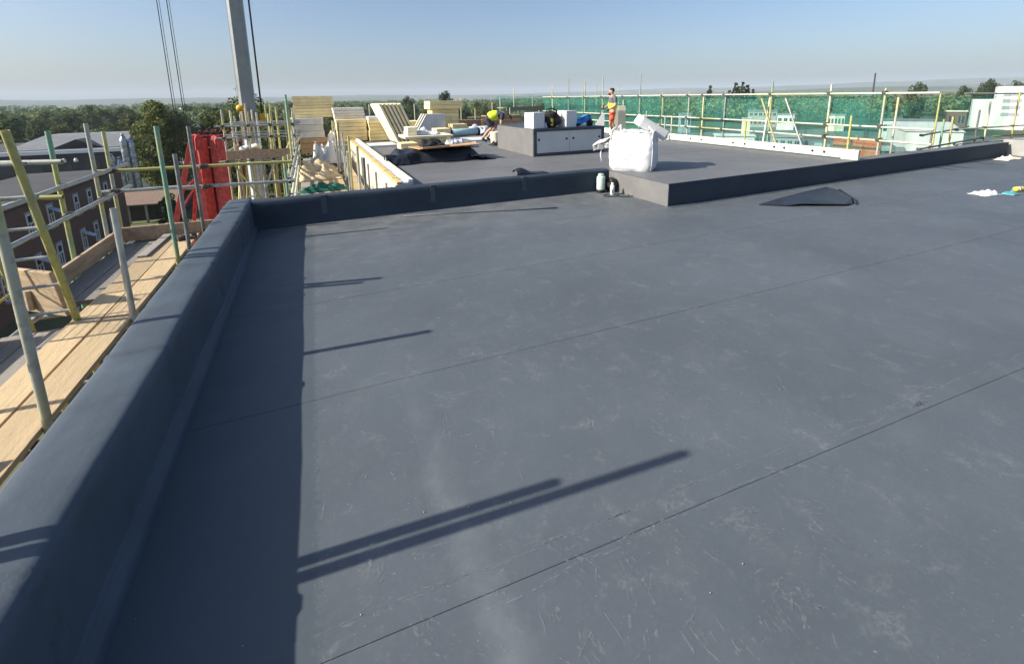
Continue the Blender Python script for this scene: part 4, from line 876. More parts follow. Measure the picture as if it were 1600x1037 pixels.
pack('pale pack lying flat behind the leaning boards', 3.0, 3.75, 15.6, 16.4, ZF+.004, .62, 2, 'foam_pale')
pack('cream pack standing between the lid boards and the grey wedge', 3.55, 4.0, 13.6, 14.2, ZF+.06, .80, 3, 'foam')
pack('yellow offcut stack in front of the tall rear stack', 5.45, 6.1, 18.2, 18.8, ZF+.004, .66, 3, 'foam')
pack('two loose cream boards lying right of the tall rear stack', 6.6, 7.6, 18.8, 19.5, ZF+.004, .46, 2, 'foam_pale', .3)
pack('cream boards stacked low beside the far brick parapet', 2.9, 4.4, 19.6, 20.6, ZF+.004, .78, 4, 'foam')
for x, y, L, a, lab in ((6.9, 15.8, 1.3, .5, 'pale timber length lying right of the blue plastic heap'), (7.4, 14.9, 1.0, -.4, 'short timber length lying behind the grey box'), (2.1, 11.0, .9, .2, 'pale batten lying left of the short broad stack')):
    b = MB(); b.box(-L/2, L/2, -.045, .045, 0, .045, b=.004); o = b.build('batten', 'pine', None, (x, y, ZF+.003)); o.rotation_euler = (0, 0, a); tag(o, lab, 'batten')
# heap of black sheeting with plywood on top
hp = thing('membrane_pile', 'long heap of folded black membrane on the far roof left side', 'membrane', (2.5, 9.9, ZF))
def hf(u, v):
    x = -1.05+2.15*u; y = -.55+1.1*v; e = min(1, 7*min(v, 1-v))*min(1, 9*min(u, 1-u))
    z = (.24+.05*N(u*4, v*3, 1)+.05*N(u*11, v*8, 3))*e*(1-.55*max(0, u-.8)/.2)
    return (x+.05*N(u*3, v*5, 8), y+.07*N(u*5, v*3, 4)+.15*u, max(.003, z))
b = MB(); b.grid(hf, 54, 26); o = b.build('folded_sheet', 'black_sheet', hp); solidify(o, .006)
b = MB(); b.grid(lambda u, v: (-1.15+.50*u, -.60+.35*v, max(.004, .22*math.sin(math.pi*v)*(1-.2*u)+.04*N(u*5, v*5))), 14, 12); o = b.build('folded_sheet', 'black_sheet', hp); solidify(o, .006)
b = MB(); b.grid(lambda u, v: (.7+.55*u, -.62+.6*v, max(.004, .12*(1-u)+.07*N(u*6, v*6, 2))), 14, 12); o = b.build('folded_sheet', 'black_sheet', hp); solidify(o, .006)
pl = thing('plywood_sheet', 'orange brown plywood sheet lying on the black heap', 'plywood', (2.75, 9.85, ZF+.30), R(4)); pl.rotation_euler = (R(-2), R(-1), R(4))
b = MB(); b.box(-.72, .72, -.45, .45, 0, .02, b=.003); b.build('sheet', 'ply', pl); b = MB(); b.box(-.75, -.1, -.43, -.38, .021, .045, Matrix.Rotation(R(8), 4, 'Z')); b.build('batten', 'cardboard', pl)
crumple('cloth', 'black_cloth', 2.45, 9.9, ZF+.325, .55, .4, .16, 61, 'black jacket dropped on the plywood sheet', 'jacket', 14, 10)
for i, (x, y, m, lab) in enumerate(((2.92, 10.0, 'white_sheet', 'white rag nearest the middle of the plywood'), (3.15, 10.1, 'flashing', 'pale bottle and rag cluster on the plywood'), (3.5, 10.1, 'white_sheet', 'white tape and wrap at the right of the black heap'))):
    crumple('rag', m, x, y, ZF+.32 if i < 2 else ZF+.2, .26, .22, .15, 70+i, lab, 'rag', 10, 8)
crumple('rag', 'orange_cloth', 1.62, 10.35, ZF, .25, .2, .06, 77, 'small red scrap left of the black heap', 'rag', 8, 8)

# ================================================================== PEOPLE
def skin(name, m, par, verts, edges, root=0, sub=2):
    me = bpy.data.meshes.new(name); me.from_pydata([v[0] for v in verts], edges, []); me.materials.append(MATS[m])
    o = link(name, me, par); o.modifiers.new('skin', 'SKIN')
    for i, v in enumerate(verts):
        r = v[1]; sv = me.skin_vertices[0].data[i]; sv.radius = r if isinstance(r, tuple) else (r, r); sv.use_root = (i == root)
    s = o.modifiers.new('sub', 'SUBSURF'); s.levels = sub; s.render_levels = sub
    o.modifiers['skin'].use_smooth_shade = True
    return o
def hand(par, wrist, elbow, m, curl=.6):
    w_ = Vector(wrist); d = (w_-Vector(elbow)).normalized(); side = d.cross(Vector((0, 1, 0)) if abs(d.y) < .8 else Vector((0, 0, 1))).normalized(); nrm = side.cross(d)
    b = MB(); b.tube([w_-d*.02, w_+d*.03, w_+d*.085], [.024, .034, .036], 8)
    for k in range(4):
        base = w_+d*.08+side*(-.027+.018*k); L = (.062, .072, .068, .052)[k]; dd = d; pts = [base]
        for q in range(3): dd = (dd+nrm*curl*.45).normalized(); pts.append(pts[-1]+dd*L*.42)
        b.tube(pts, [.0095, .009, .008, .0065], 6)
    base = w_+d*.03-side*.032; b.tube([base, base+(d*.6-side*.6).normalized()*.032, base+(d*.9-side*.3+nrm*.4).normalized()*.062], [.011, .010, .0075], 6)
    return b.build('hand', m, par)
def person(label, loc, rz, sc, J, top, legs, tape):
    t = thing('person', label, 'person', loc, rz); t.scale = (sc, sc, sc)
    V = [(J['pel'], (.135, .105)), (J['waist'], (.125, .095)), (J['chest'], (.155, .115)), (J['neck0'], (.10, .08)), (J['neck'], .052), (J['head'], (.078, .092)), (J['crown'], (.068, .078))]
    Ed = [(0, 1), (1, 2), (2, 3), (3, 4), (4, 5), (5, 6)]
    for s in 'LR':
        i = len(V); V += [(J['sh'+s], .062), (J['el'+s], .043), (J['wr'+s], .028)]; Ed += [(3, i), (i, i+1), (i+1, i+2)]
        i = len(V); V += [(J['hip'+s], .09), (J['kn'+s], .057), (J['ca'+s], .052), (J['an'+s], .038), (J['to'+s], (.04, .028))]; Ed += [(0, i), (i, i+1), (i+1, i+2), (i+2, i+3), (i+3, i+4)]
    skin('body', 'skin', t, V, Ed)
    sv = [(J['waist'] if J.get('low') is None else J['low'], (.155, .125)), (J['chest'], (.172, .132)), (J['neck0'], (.115, .094))]; e2 = [(0, 1), (1, 2)]
    for s in 'LR':
        a, c = Vector(J['sh'+s]), Vector(J['el'+s]); i = len(sv); sv += [(J['sh'+s], .078), (tuple(a.lerp(c, .72)), .062)]; e2 += [(2, i), (i, i+1)]
    skin('shirt', top[0], t, sv, e2)
    lo = Vector(J['waist'] if J.get('low') is None else J['low']); ch = Vector(J['chest'])
    vv = [(tuple(lo-(ch-lo)*.45), (.195, .165)), (tuple(lo.lerp(ch, .30)), (.195, .165)), (tuple(ch.lerp(Vector(J['neck0']), top[2])), (.20, .165))]
    vest = skin('vest', top[1], t, vv, [(0, 1), (1, 2)])
    if tape:
        for f in (.1, .5): p = lo.lerp(ch, f); d = (ch-lo).normalized(); skin('reflective_band', 'hivis_tape', vest, [(tuple(p-d*.022), (.197, .167)), (tuple(p+d*.022), (.197, .167))], [(0, 1)], 0, 1)
    sh = [(J['pel'], (.152, .12)), (tuple(Vector(J['pel']).lerp(lo, .5)), (.148, .115))]; e3 = [(0, 1)]
    for s in 'LR':
        a, c = Vector(J['hip'+s]), Vector(J['kn'+s]); i = len(sh); sh += [(J['hip'+s], .105), (tuple(a.lerp(c, .55)), .092), (tuple(a.lerp(c, .88)), .086)]; e3 += [(0, i), (i, i+1), (i+1, i+2)]
    skin('shorts', legs, t, sh, e3)
    for s in 'LR':
        a = Vector(J['an'+s]); k = Vector(J['ca'+s]); skin('boot', 'black_cloth', t, [(tuple(a.lerp(k, .35)), .052), (tuple(a), .052), (J['to'+s], (.05, .036))], [(0, 1), (1, 2)])
        hand(t, J['wr'+s], J['el'+s], J['hand'])
    h, c = Vector(J['head']), Vector(J['crown']); up = (c-h).normalized(); f = Vector(J['face']).normalized(); sd_ = up.cross(f)
    b = MB(); ce = h.lerp(c, .55)-f*.018
    Mh = Matrix((sd_, f, up)).transposed().to_4x4(); Mh.translation = ce
    vs = []; bm = MB(); bm.ball((0, 0, 0), (.092, .105, .098), 18, 12, .06, 3)
    keep = [q for q in bm.f if all((bm.v[i][2] > .005 or bm.v[i][1] < -.03) and bm.v[i][2] > -.075 and not (bm.v[i][1] > .055 and bm.v[i][2] < .045) for i in q)]
    b.add([Mh @ Vector(v) for v in bm.v], keep, True); b.build('hair', 'hair', t)
    b = MB(); no_ = h+f*.092+up*.0; b.tube([h+f*.080+up*.03, no_+f*.012-up*.005, h+f*.082-up*.014], [.009, .013, .010], 7); b.build('nose', 'skin', t)
    for s in (-1, 1):
        b = MB(); b.ball(h+f*.078+up*.028+sd_*.032*s, .010, 8, 6); b.build('eye', 'white_card', t); b = MB(); b.ball(h+f*.0875+up*.028+sd_*.032*s, .005, 6, 4); b.build('pupil', 'hair', t)
        b = MB(); b.ball(h+up*.008+sd_*.086*s-f*.005, Vector((.012, .02, .03)), 8, 6); b.build('ear', 'skin', t)
    b = MB(); b.tube([h+f*.082-up*.040-sd_*.024, h+f*.089-up*.042, h+f*.082-up*.040+sd_*.024], .0055, 6); b.build('mouth', 'red_dark', t)
    if J.get('beard'):
        b = MB(); b.ball(h+f*.045-up*.062, Vector((.058, .058, .038)), 12, 8, .2, 4); b.build('beard', 'hair', t)
    return t
def face_dir(dx, dy): return math.atan2(-dx, dy)
JW = dict(pel=(0, 0, .94), waist=(0, .01, 1.08), chest=(0, .02, 1.30), neck0=(0, .01, 1.45), neck=(0, .04, 1.53), head=(0, .075, 1.62), crown=(0, .07, 1.71), face=(0, 1, -.12),
          shL=(-.19, 0, 1.42), elL=(-.25, .0, 1.15), wrL=(-.20, .22, 1.02), shR=(.19, 0, 1.42), elR=(.26, .06, 1.17), wrR=(.17, .27, 1.06),
          hipL=(-.09, 0, .90), knL=(-.10, .12, .50), caL=(-.10, .06, .36), anL=(-.10, .02, .09), toL=(-.11, .17, .035),
          hipR=(.09, 0, .90), knR=(.10, -.04, .50), caR=(.10, -.13, .36), anR=(.10, -.24, .12), toR=(.11, -.12, .035), hand='navy', beard=True)
person('bearded worker in hi-vis vest and orange shorts carrying a board', (9.16, 12.30, ZF), face_dir(-.93, .25), .915, JW, ('grey_shirt', 'hivis', -.15), 'orange_cloth', True)
JB = dict(pel=(0, -.05, .72), waist=(0, .10, .80), low=(0, .06, .79), chest=(0, .30, .86), neck0=(0, .44, .86), neck=(0, .51, .83), head=(0, .60, .78), crown=(0, .68, .74), face=(0, .25, -1),
          shL=(-.18, .42, .84), elL=(-.21, .40, .58), wrL=(-.15, .46, .36), shR=(.18, .42, .84), elR=(.21, .36, .58), wrR=(.14, .45, .38),
          hipL=(-.10, -.04, .68), knL=(-.13, .20, .44), caL=(-.13, .10, .32), anL=(-.13, -.06, .09), toL=(-.14, .10, .035),
          hipR=(.10, -.05, .68), knR=(.13, .08, .42), caR=(.13, -.06, .32), anR=(.13, -.22, .09), toR=(.14, -.06, .035), hand='skin')
person('worker in yellow hi-vis vest bending forward over the cream tub', (5.12, 13.2, ZF), face_dir(.95, -.30), 1.0, JB, ('navy', 'hivis', .45), 'navy', False)
b = MB(); b.prism([(-.42, 0), (.10, 0), (.10, .70), (.04, .78)], -.012, .012, Matrix.Rotation(math.pi/2, 4, 'X')); o = b.build('carried_board', 'white_card', None, (8.66, 12.22, .42)); o.rotation_euler = (0, 0, R(-24)); tag(o, 'white board held tilted by the walking worker', 'board')

# ================================================================== BUILDINGS BELOW
def wallbox(name, m, par, x0, x1, y0, y1, z0, z1, O): b = MB(); b.box(x0-O.x, x1-O.x, y0-O.y, y1-O.y, z0-O.z, z1-O.z); return b.build(name, m, par)
# brick block with tall white windows (left, below the scaffold)
HO = Vector((-23, 47, G0)); hb = thing('brick_building', 'dark brick block with tall white framed windows below the scaffold', 'building', HO)
wallbox('wall', 'brick', hb, -25, -18, 24, 57.5, G0, -4.95, HO)
mat('felt_roof', (.055, .057, .06), .8, .25, .5)
wallbox('roof', 'felt_roof', hb, -25.1, -17.9, 23.9, 57.6, -4.95, -4.75, HO); wallbox('coping', 'concrete', hb, -18.15, -17.85, 23.85, 57.65, -4.75, -4.45, HO)
def window_x(par, O, X, y, z, wd, h, opened=False):
    w_ = wallbox('window', 'glass', par, X-.02, X+.02, y-wd/2, y+wd/2, z-h/2, z+h/2, O)
    b = MB()
    for a in (y-wd/2-.04, y+wd/2-.04): b.box(X-.01-O.x, X+.07-O.x, a-O.y, a+.08-O.y, z-h/2-O.z, z+h/2-O.z)
    for c in (z-h/2-.04, z-.04+h*.1, z+h/2-.04): b.box(X-.01-O.x, X+.066-O.x, y-wd/2-O.y, y+wd/2-O.y, c-O.z, c+.08-O.z)
    b.box(X-.01-O.x, X+.062-O.x, y-.03-O.y, y+.03-O.y, z-h/2-O.z, z+h*.1-O.z); b.build('frame', 'window_frame', w_)
    b = MB(); b.box(X-O.x, X+.16-O.x, y-wd/2-.12-O.y, y+wd/2+.12-O.y, z-h/2-.16-O.z, z-h/2-.06-O.z); b.build('sill', 'concrete', w_)
    b = MB(); b.box(X-O.x, X+.06-O.x, y-wd/2-.15-O.y, y+wd/2+.15-O.y, z+h/2+.05-O.z, z+h/2+.22-O.z); b.build('lintel', 'concrete', w_)
    if opened:
        b = MB(); b.box(0, .8, -wd/2, wd/2, -.02, .02, Matrix.Translation((X+.08-O.x, y-O.y, z+h/2-.1-O.z)) @ Matrix.Rotation(R(28), 4, 'Y')); b.build('open_pane', 'glass_pale', w_)
for i, y in enumerate((28.5, 32.5, 36.5, 40.4, 43.1, 47.2, 49.7, 53.2)): window_x(hb, HO, -18, y, -6.35, .68, 1.45, i in (4,))
for i, y in enumerate((28.5, 32.5, 36.5, 40.4, 43.3, 47.3, 49.8, 53.2)): window_x(hb, HO, -18, y, -9.35, .68, 1.5, i in (5, 3))
for y in (45.2, 51.5):
    b = MB(); b.tube([(-17.9, y, G0), (-17.9, y, -4.9)], .06, 8); b.build('downpipe', 'dark_cladding', hb, -HO)
# long dark flat building with white fascia
FO = Vector((-55, 100, G0)); fb = thing('flat_roof_building', 'long dark walled building with white fascia and pale hipped upper roof', 'building', FO)
wallbox('wall', 'dark_cladding', fb, -90, -28, 91, 112, G0, -5.7, FO); wallbox('fascia', 'fascia', fb, -90.5, -27.3, 90.4, 112.5, -5.7, -5.15, FO); wallbox('roof', 'felt_roof', fb, -90, -28, 91, 112, -5.149, -5.1, FO)
b = MB(); b.add([Vector(p)-FO for p in ((-42.5, 93, -5.1), (-27.5, 93, -5.1), (-27.5, 108, -5.1), (-42.5, 108, -5.1), (-39.5, 98, -3.2), (-28.3, 98, -3.2), (-28.3, 103, -3.2), (-39.5, 103, -3.2))], [(0, 1, 5, 4), (1, 2, 6, 5), (2, 3, 7, 6), (3, 0, 4, 7), (4, 5, 6, 7)]); b.build('hipped_roof', 'roof_grey', fb)
b = MB(); b.add([Vector(p)-FO for p in ((-37, 92.5, -5.1), (-30.5, 92.5, -5.1), (-33.8, 92.4, -3.7), (-33.8, 98, -3.7))], [(0, 1, 2), (0, 2, 3), (1, 3, 2)]); b.build('gable', 'felt_roof', fb)
for x in (-36.2, -34.8, -33.4): b = MB(); b.lathe([(.25, 0), (.28, .3), (.12, .6)], 10); b.build('roof_vent', 'fascia', fb, Vector((x, 90.3, -7.0))-FO)
for i in range(9): wallbox('window', 'glass', fb, -60+3.4*i, -58+3.4*i, 90.93, 90.99, -8.6, -7.2, FO)
wallbox('lower_roof', 'roof_grey', fb, -60, -28, 80, 90.8, -10.2, -9.9, FO); wallbox('lower_wall', 'brick', fb, -59.5, -28.5, 80.5, 90.9, G0, -10.2, FO)
gz = thing('gazebo', 'small pale blue pyramid canopy in front of the dark building', 'canopy', (-31.5, 78, G0))
b = MB(); b.add([(-2.6, -2, 2.9), (2.6, -2, 2.9), (2.6, 2, 2.9), (-2.6, 2, 2.9), (0, 0, 3.9)], [(0, 1, 4), (1, 2, 4), (2, 3, 4), (3, 0, 4), (3, 2, 1, 0)]); b.build('canopy_roof', 'glass_pale', gz)
for x in (-2.4, 2.4):
    for y in (-1.8, 1.8): b = MB(); b.tube([(x, y, 0), (x, y, 2.9)], .06, 6); b.build('post', 'fascia', gz)
WO = Vector((-36, 66, G0)); wh = thing('cottage', 'small white gabled house with dark window at the far left', 'house', WO)
wallbox('wall', 'white_wall', wh, -36.5, -30.8, 62, 69, G0, -8.4, WO)
b = MB(); b.add([Vector(p)-WO for p in ((-37, 61.7, -8.4), (-30.4, 61.7, -8.4), (-30.4, 69.3, -8.4), (-37, 69.3, -8.4), (-33.7, 61.7, -6.4), (-33.7, 69.3, -6.4))], [(0, 1, 4), (1, 2, 5, 4), (2, 3, 5), (3, 0, 4, 5)]); b.build('roof', 'roof_tile', wh)
for x in (-34.9, -32.6): wallbox('window', 'glass', wh, x-.5, x+.5, 61.94, 61.99, -10.2, -9.0, WO)
# silver flues
for x, y, zt, n, lab in ((-22.9, 76, -2.5, 2, 'tall pair of foil wrapped silver flues beside the tree'), (-24.2, 75.0, -5.0, 2, 'short pair of foil wrapped silver flues left of the tall pair')):
    t = thing('flue', lab, 'flue', (x, y, G0))
    for k in range(n):
        b = MB(); pr = []; z = 0; top = zt-G0-.5*k
        def ff(u, v):
            a = u*6.2832; z = top*v; r = .42*(1-.55*max(0, v-.93)/.07)+.055*N(math.cos(a)*2, math.sin(a)*2, z*1.7+k*9)+.03*N(math.cos(a)*5, math.sin(a)*5, z*4+k)
            return (r*math.cos(a), r*math.sin(a), z)
        b.grid(ff, 20, 60); b.lathe([(.10, top-.05), (.13, top+.1), (.20, top+.14), (.20, top+.24), (.05, top+.3)], 12); b.build('flue_pipe', 'foil_flue', t, (.75*k, .2*k, 0))
# tiled barn
TO2 = Vector((-19.5, 63, G0)); tb2 = thing('barn', 'low barn with brown tiled roof and dark open front', 'barn', TO2)
b = MB(); b.add([Vector(p)-TO2 for p in ((-21.0, 61.2, -9.25), (-14.6, 61.2, -9.4), (-14.8, 66, -8.35), (-20.9, 66, -8.3), (-14.6, 71, -9.4), (-21.0, 71, -9.3), (-21.0, 61.2, -9.4), (-14.6, 61.2, -9.55))], [(0, 1, 2, 3), (3, 2, 4, 5), (6, 7, 1, 0)]); b.build('roof', 'roof_tile', tb2)
wallbox('ridge', 'concrete', tb2, -21.0, -14.7, 65.8, 66.2, -8.42, -8.22, TO2)
wallbox('back_wall', 'dark_cladding', tb2, -20.8, -14.8, 63, 70.5, G0, -9.6, TO2)
for x in (-20.8, -19.2, -17.6, -16.1, -14.8): b = MB(); b.box(x-.1, x+.1, 61.4, 61.6, G0, -9.5); b.build('post', 'concrete', tb2, -TO2)
LO2 = Vector((-14, 88, G0)); lw = thing('glasshouse', 'long low white and blue glazed shed behind the tiled barn', 'shed', LO2)
wallbox('wall', 'fascia', lw, -25, -4, 86, 90, G0, -8.1, LO2); wallbox('roof', 'roof_pale', lw, -25.3, -3.7, 85.7, 90.3, -8.1, -7.9, LO2)
for i in range(17): wallbox('window', 'glass_pale' if i % 3 else 'glass', lw, -24.6+1.2*i, -23.7+1.2*i, 85.93, 85.99, -9.7, -8.5, LO2)

# industrial estate on the right
def shed(label, x, y, wx, wy, h, rz, wm='white_wall', rm='roof_pale', wins=0, cat='building', z0=G0, band=None, rows=1):
    t = thing('industrial_building', label, cat, (x, y, z0), R(rz)); b = MB(); b.box(-wx/2, wx/2, -wy/2, wy/2, 0, h); b.build('wall', wm, t)
    b = MB(); b.add([(-wx/2-.3, -wy/2-.3, h), (wx/2+.3, -wy/2-.3, h), (wx/2+.3, wy/2+.3, h), (-wx/2-.3, wy/2+.3, h), (-wx/2-.3, 0, h+wy*.06), (wx/2+.3, 0, h+wy*.06)], [(0, 1, 5, 4), (1, 2, 5), (2, 3, 4, 5), (3, 0, 4)]); b.build('roof', rm, t)
    for r in range(rows):
        for i in range(wins):
            wq = wx/wins; zc = h*(r+.62)/rows
            b = MB(); b.box(-wx/2+wq*(i+.2), -wx/2+wq*(i+.8), -wy/2-.05, -wy/2+.02, zc-h*.17/rows, zc+h*.17/rows); wd = b.build('window', 'glass', t)
            b = MB(); b.box(-wx/2+wq*(i+.49), -wx/2+wq*(i+.51), -wy/2-.09, -wy/2-.04, zc-h*.17/rows, zc+h*.17/rows); b.build('frame', 'window_frame', wd)
    if band: b = MB(); b.box(-wx/2-.1, wx/2+.1, -wy/2-.1, -wy/2+.05, h*.8, h*.98); b.build('fascia', band, t)
    return t
def polar(px_, dd): a = yaw+math.atan((px_-800)/714); return dd*math.sin(a), dd*math.cos(a), -math.degrees(a)
def shedp(label, px_, dd, wx, wy, h, turn=0, **k): x, y, rz = polar(px_, dd); return shed(label, x, y, wx, wy, h, rz+turn, **k)
shedp('near white roofed warehouse filling the gap in the right netting', 1452, 150, 9.5, 26, 4.5, 10, wm='white_wall', rm='white_wall')
shedp('long white office block with a row of small windows behind the netting', 1432, 172, 10.5, 9, 5.3, -8, wm='white_wall', rm='roof_grey', wins=8)
shedp('brick house with cream gable beside the big white block', 1503, 215, 4.6, 6, 6.6, 5, wm='brick', rm='foam_pale', wins=2)
bx, by, br = polar(1564, 236); bigw = thing('white_block', 'big white block with grey louvre bands at the right edge', 'building', (bx, by, G0), R(br+4))
b = MB(); b.box(-6.2, 0, -4, 5, 0, 10.4); b.build('low_wall', 'white_wall', bigw); b = MB(); b.box(-.6, 7.0, -5, 6, 0, 14.7); b.build('tower_wall', 'white_wall', bigw)
for k in range(4): b = MB(); b.box(1.0, 5.4, -5.08, -4.98, 4.6+2.3*k, 5.8+2.3*k); b.build('louvre_band', 'roof_pale', bigw)
b = MB(); b.box(-6.0, -.8, -4.06, -3.98, 9.7, 10.2); b.build('parapet_band', 'fascia', bigw)
for x in (1, 3): b = MB(); b.tube([(x, 0, 14.6), (x, 0, 16.0)], .10, 6); b.build('vent_pipe', 'mast_grey', bigw)
shedp('pale grey office block left of the crossed tubes behind netting', 1196, 215, 10, 8, 6.5, 4, wm='concrete', rm='roof_grey', wins=6, rows=2)
shedp('small white depot behind the netting near the crossed tubes', 1234, 200, 5.5, 6, 5.6, 0, wm='white_wall', rm='roof_pale', wins=3)
shedp('square cream kiosk standing alone behind the middle netting', 1172, 150, 1.9, 1.9, 6.4, 10, wm='foam_pale', rm='foam_pale')
shedp('cream long low unit behind the tall right post', 1314, 200, 5, 6, 5.6, 0, wm='cream_panel', rm='roof_pale', wins=5)
shedp('low white workshop with open bays below the middle netting', 1154, 118, 8, 6, 3.9, 6, wm='white_wall', rm='white_wall', wins=5)
shedp('grey workshop right of the low white workshop', 1236, 122, 5.5, 6, 3.6, 6, wm='roof_pale', rm='roof_pale', wins=4)
shedp('wide grey roofed store behind the orange barrier', 1350, 112, 7, 8, 3.2, 0, wm='concrete', rm='roof_grey', wins=5)
shedp('distant white shed among trees near the walking worker', 1042, 118, 4.5, 5, 3.6, 0, wm='white_wall', rm='white_wall', wins=2)
shedp('blue grey house among trees behind the left netting', 1074, 175, 3.6, 4, 6.8, 10, wm='glass_pale', rm='roof_pale', wins=2)
b = MB(); b.prism([(48, 30), (70, 20), (190, 42), (170, 130), (110, 120), (50, 75)], G0+.004, G0+.02); yd = b.build('yard', 'asphalt'); yd['kind'] = 'structure'
# parked cars and vans in the yard
cm = {}
def car(x, y, rz, m, label):
    t = thing('parked_car', label, 'car', (x, y, G0+.02), R(rz), 'vehicles parked in the yard')
    if 'body' not in cm:
        b = MB(); b.prism([(-2.1, .35), (2.1, .35), (2.15, .75), (1.3, .95), (.7, 1.45), (-1.2, 1.45), (-1.9, .95), (-2.15, .8)], -.85, .85, Matrix.Rotation(math.pi/2, 4, 'X')); cm['body'] = b
        b = MB(); b.prism([(1.2, .97), (.66, 1.40), (-1.15, 1.40), (-1.75, .97)], -.87, .87, Matrix.Rotation(math.pi/2, 4, 'X')); cm['glass'] = b.mesh('windows', 'glass')
        b = MB(); b.lathe([(.3, -.1), (.33, -.08), (.33, .08), (.3, .1)], 12, Matrix.Rotation(math.pi/2, 4, 'X')); cm['wheel'] = b.mesh('wheel', 'black_plastic')
    link('body', cm['body'].mesh('body', m), t); link('windows', cm['glass'], t)
    for a in (-1.35, 1.35):
        for c in (-.8, .8): link('wheel', cm['wheel'], t, (a, c, .33))
for i in range(22):
    u = i/21; x, y, _ = polar(1190+230*u, (100, 132)[i % 2]+random.uniform(-3, 3))
    car(x, y, 35+random.uniform(-5, 5), ('car_white', 'roof_grey', 'navy', 'red_paint', 'roof_pale')[i % 5], 'small %s car parked in the yard behind the right netting' % ('white', 'grey', 'dark blue', 'red', 'silver')[i % 5])

# ================================================================== TREES
def crown(rng, wx, wz, nb, nl, ls, m, z0=.25, shape='round'):
    """leaf-sized faces spread over many clumps through the crown's volume"""
    b = MB(); H_ = wz; bl = []
    for i in range(nb):
        t = rng.random(); z = z0+(1-z0)*t
        if shape == 'round': rad = wx*.5*math.sqrt(max(.05, 1-((t-.42)/.62)**2))
        elif shape == 'spire': rad = wx*.5*(1-t)**.55+.04*wx
        else: rad = wx*.5*math.sin(math.pi*min(1, .12+.88*t))**.7
        a = rng.random()*6.283; rr = rad*math.sqrt(rng.random())*.85
        bl.append((Vector((rr*math.cos(a), rr*math.sin(a), z*H_)), (wx*.5)*rng.uniform(.20, .38)*(.6 if shape == 'spire' else 1)))
    per = nl//nb
    for c, r in bl:
        for k in range(per):
            d = Vector((rng.gauss(0, 1), rng.gauss(0, 1), rng.gauss(0, .9)+.25)).normalized(); p = c+d*r*(.55+.5*rng.random()**.5)
            n = (d+Vector((rng.gauss(0, .5), rng.gauss(0, .5), rng.gauss(0, .5)))).normalized(); u = n.orthogonal().normalized(); u = (Quaternion(n, rng.random()*6.28) @ u); v = n.cross(u); s = ls*rng.uniform(.6, 1.3)
            o = len(b.v); b.v += [tuple(p-u*s*.5), tuple(p+v*s*.35), tuple(p+u*s*.5), tuple(p-v*s*.35)]; b.f.append((o, o+1, o+2, o+3)); b.sm.append(False)
    return b
def trunk(rng, h, r):
    b = MB(); b.tube([(0, 0, -.3), (.05, 0, h*.3), (.1*rng.gauss(0, 1), .1, h*.6), (.15*rng.gauss(0, 1), 0, h*.92)], [r, r*.8, r*.5, r*.12], 8)
    for i in range(6):
        z = h*rng.uniform(.3, .65); a = rng.random()*6.28; L = h*rng.uniform(.2, .34); b.tube([(0, 0, z), (math.cos(a)*L*.5, math.sin(a)*L*.5, z+L*.45), (math.cos(a)*L, math.sin(a)*L, z+L*.75)], [r*.4, r*.25, r*.08], 6)
    return b
rng = random.Random(11); PR = []
for i in range(6):
    wx, wz = rng.uniform(8, 12), rng.uniform(9.5, 12.5); m = ('leaf_a', 'leaf_b', 'leaf_dark')[i % 3]
    PR.append((crown(rng, wx, wz, 46, 3400, .62, m, .12).mesh('crown', m), trunk(rng, wz, .3).mesh('trunk', 'bark')))
def plant(x, y, crown_me, trunk_me, label, group=None, sc=1, name='tree', z=G0, xy=1):
    t = thing(name, label, 'tree', (x, y, z), random.random()*6.28, group); t.scale = (sc*xy, sc*xy, sc*random.uniform(.94, 1.06))
    link('trunk', trunk_me, t); link('crown', crown_me, t); return t
# the tall loose tree left of the red crane, and its neighbours
c = crown(rng, 8.4, 13.0, 60, 15000, .36, 'leaf_b', .10, 'poplar').mesh('crown', 'leaf_b'); plant(-19.8, 80, c, trunk(rng, 12.6, .32).mesh('trunk', 'bark'), 'tall loose green tree standing left of the red crane frame')
c = crown(rng, 9, 11.0, 50, 9000, .36, 'leaf_dark', .05).mesh('crown', 'leaf_dark'); plant(-12.8, 82, c, trunk(rng, 10, .3).mesh('trunk', 'bark'), 'broad dark tree right behind the hoist ropes')
c = crown(rng, 10, 13.2, 50, 9000, .40, 'leaf_b', .05).mesh('crown', 'leaf_b'); plant(-9.4, 78, c, trunk(rng, 12, .3).mesh('trunk', 'bark'), 'olive green tree showing above the red crane head')
c = crown(rng, 2.6, 4.3, 30, 4500, .18, 'leaf_a', .02).mesh('crown', 'leaf_a'); plant(-12.9, 52, c, trunk(rng, 3.6, .12).mesh('trunk', 'bark'), 'low green bush tree beside the tiled barn', name='bush')
c = crown(rng, 11, 9, 50, 7000, .40, 'leaf_dark', .02).mesh('crown', 'leaf_dark'); plant(-5.0, 62, c, trunk(rng, 8, .3).mesh('trunk', 'bark'), 'dark tree seen through the legs of the loading tower')
BOX = [(-26, -20, 72, 79), (-92, -26, 78, 114), (-31, -16, 22, 59), (-38, -29, 60, 71), (-24, -12, 58, 74), (-27, -2, 84, 92)]
def free(x, y, r=4): return all(not (a-r < x < b_+r and c-r < y < d+r) for a, b_, c, d in BOX)
pts_ = []; tries = 0
while len(pts_) < 150 and tries < 6000:
    tries += 1; az = rng.uniform(-30, 36); r = math.sqrt(rng.uniform(96**2, 330**2)); x, y = r*math.sin(R(az)), r*math.cos(R(az))
    if az > 24 and r < 150: continue
    if free(x, y) and all((x-a)**2+(y-c)**2 > 64 for a, c in pts_): pts_.append((x, y))
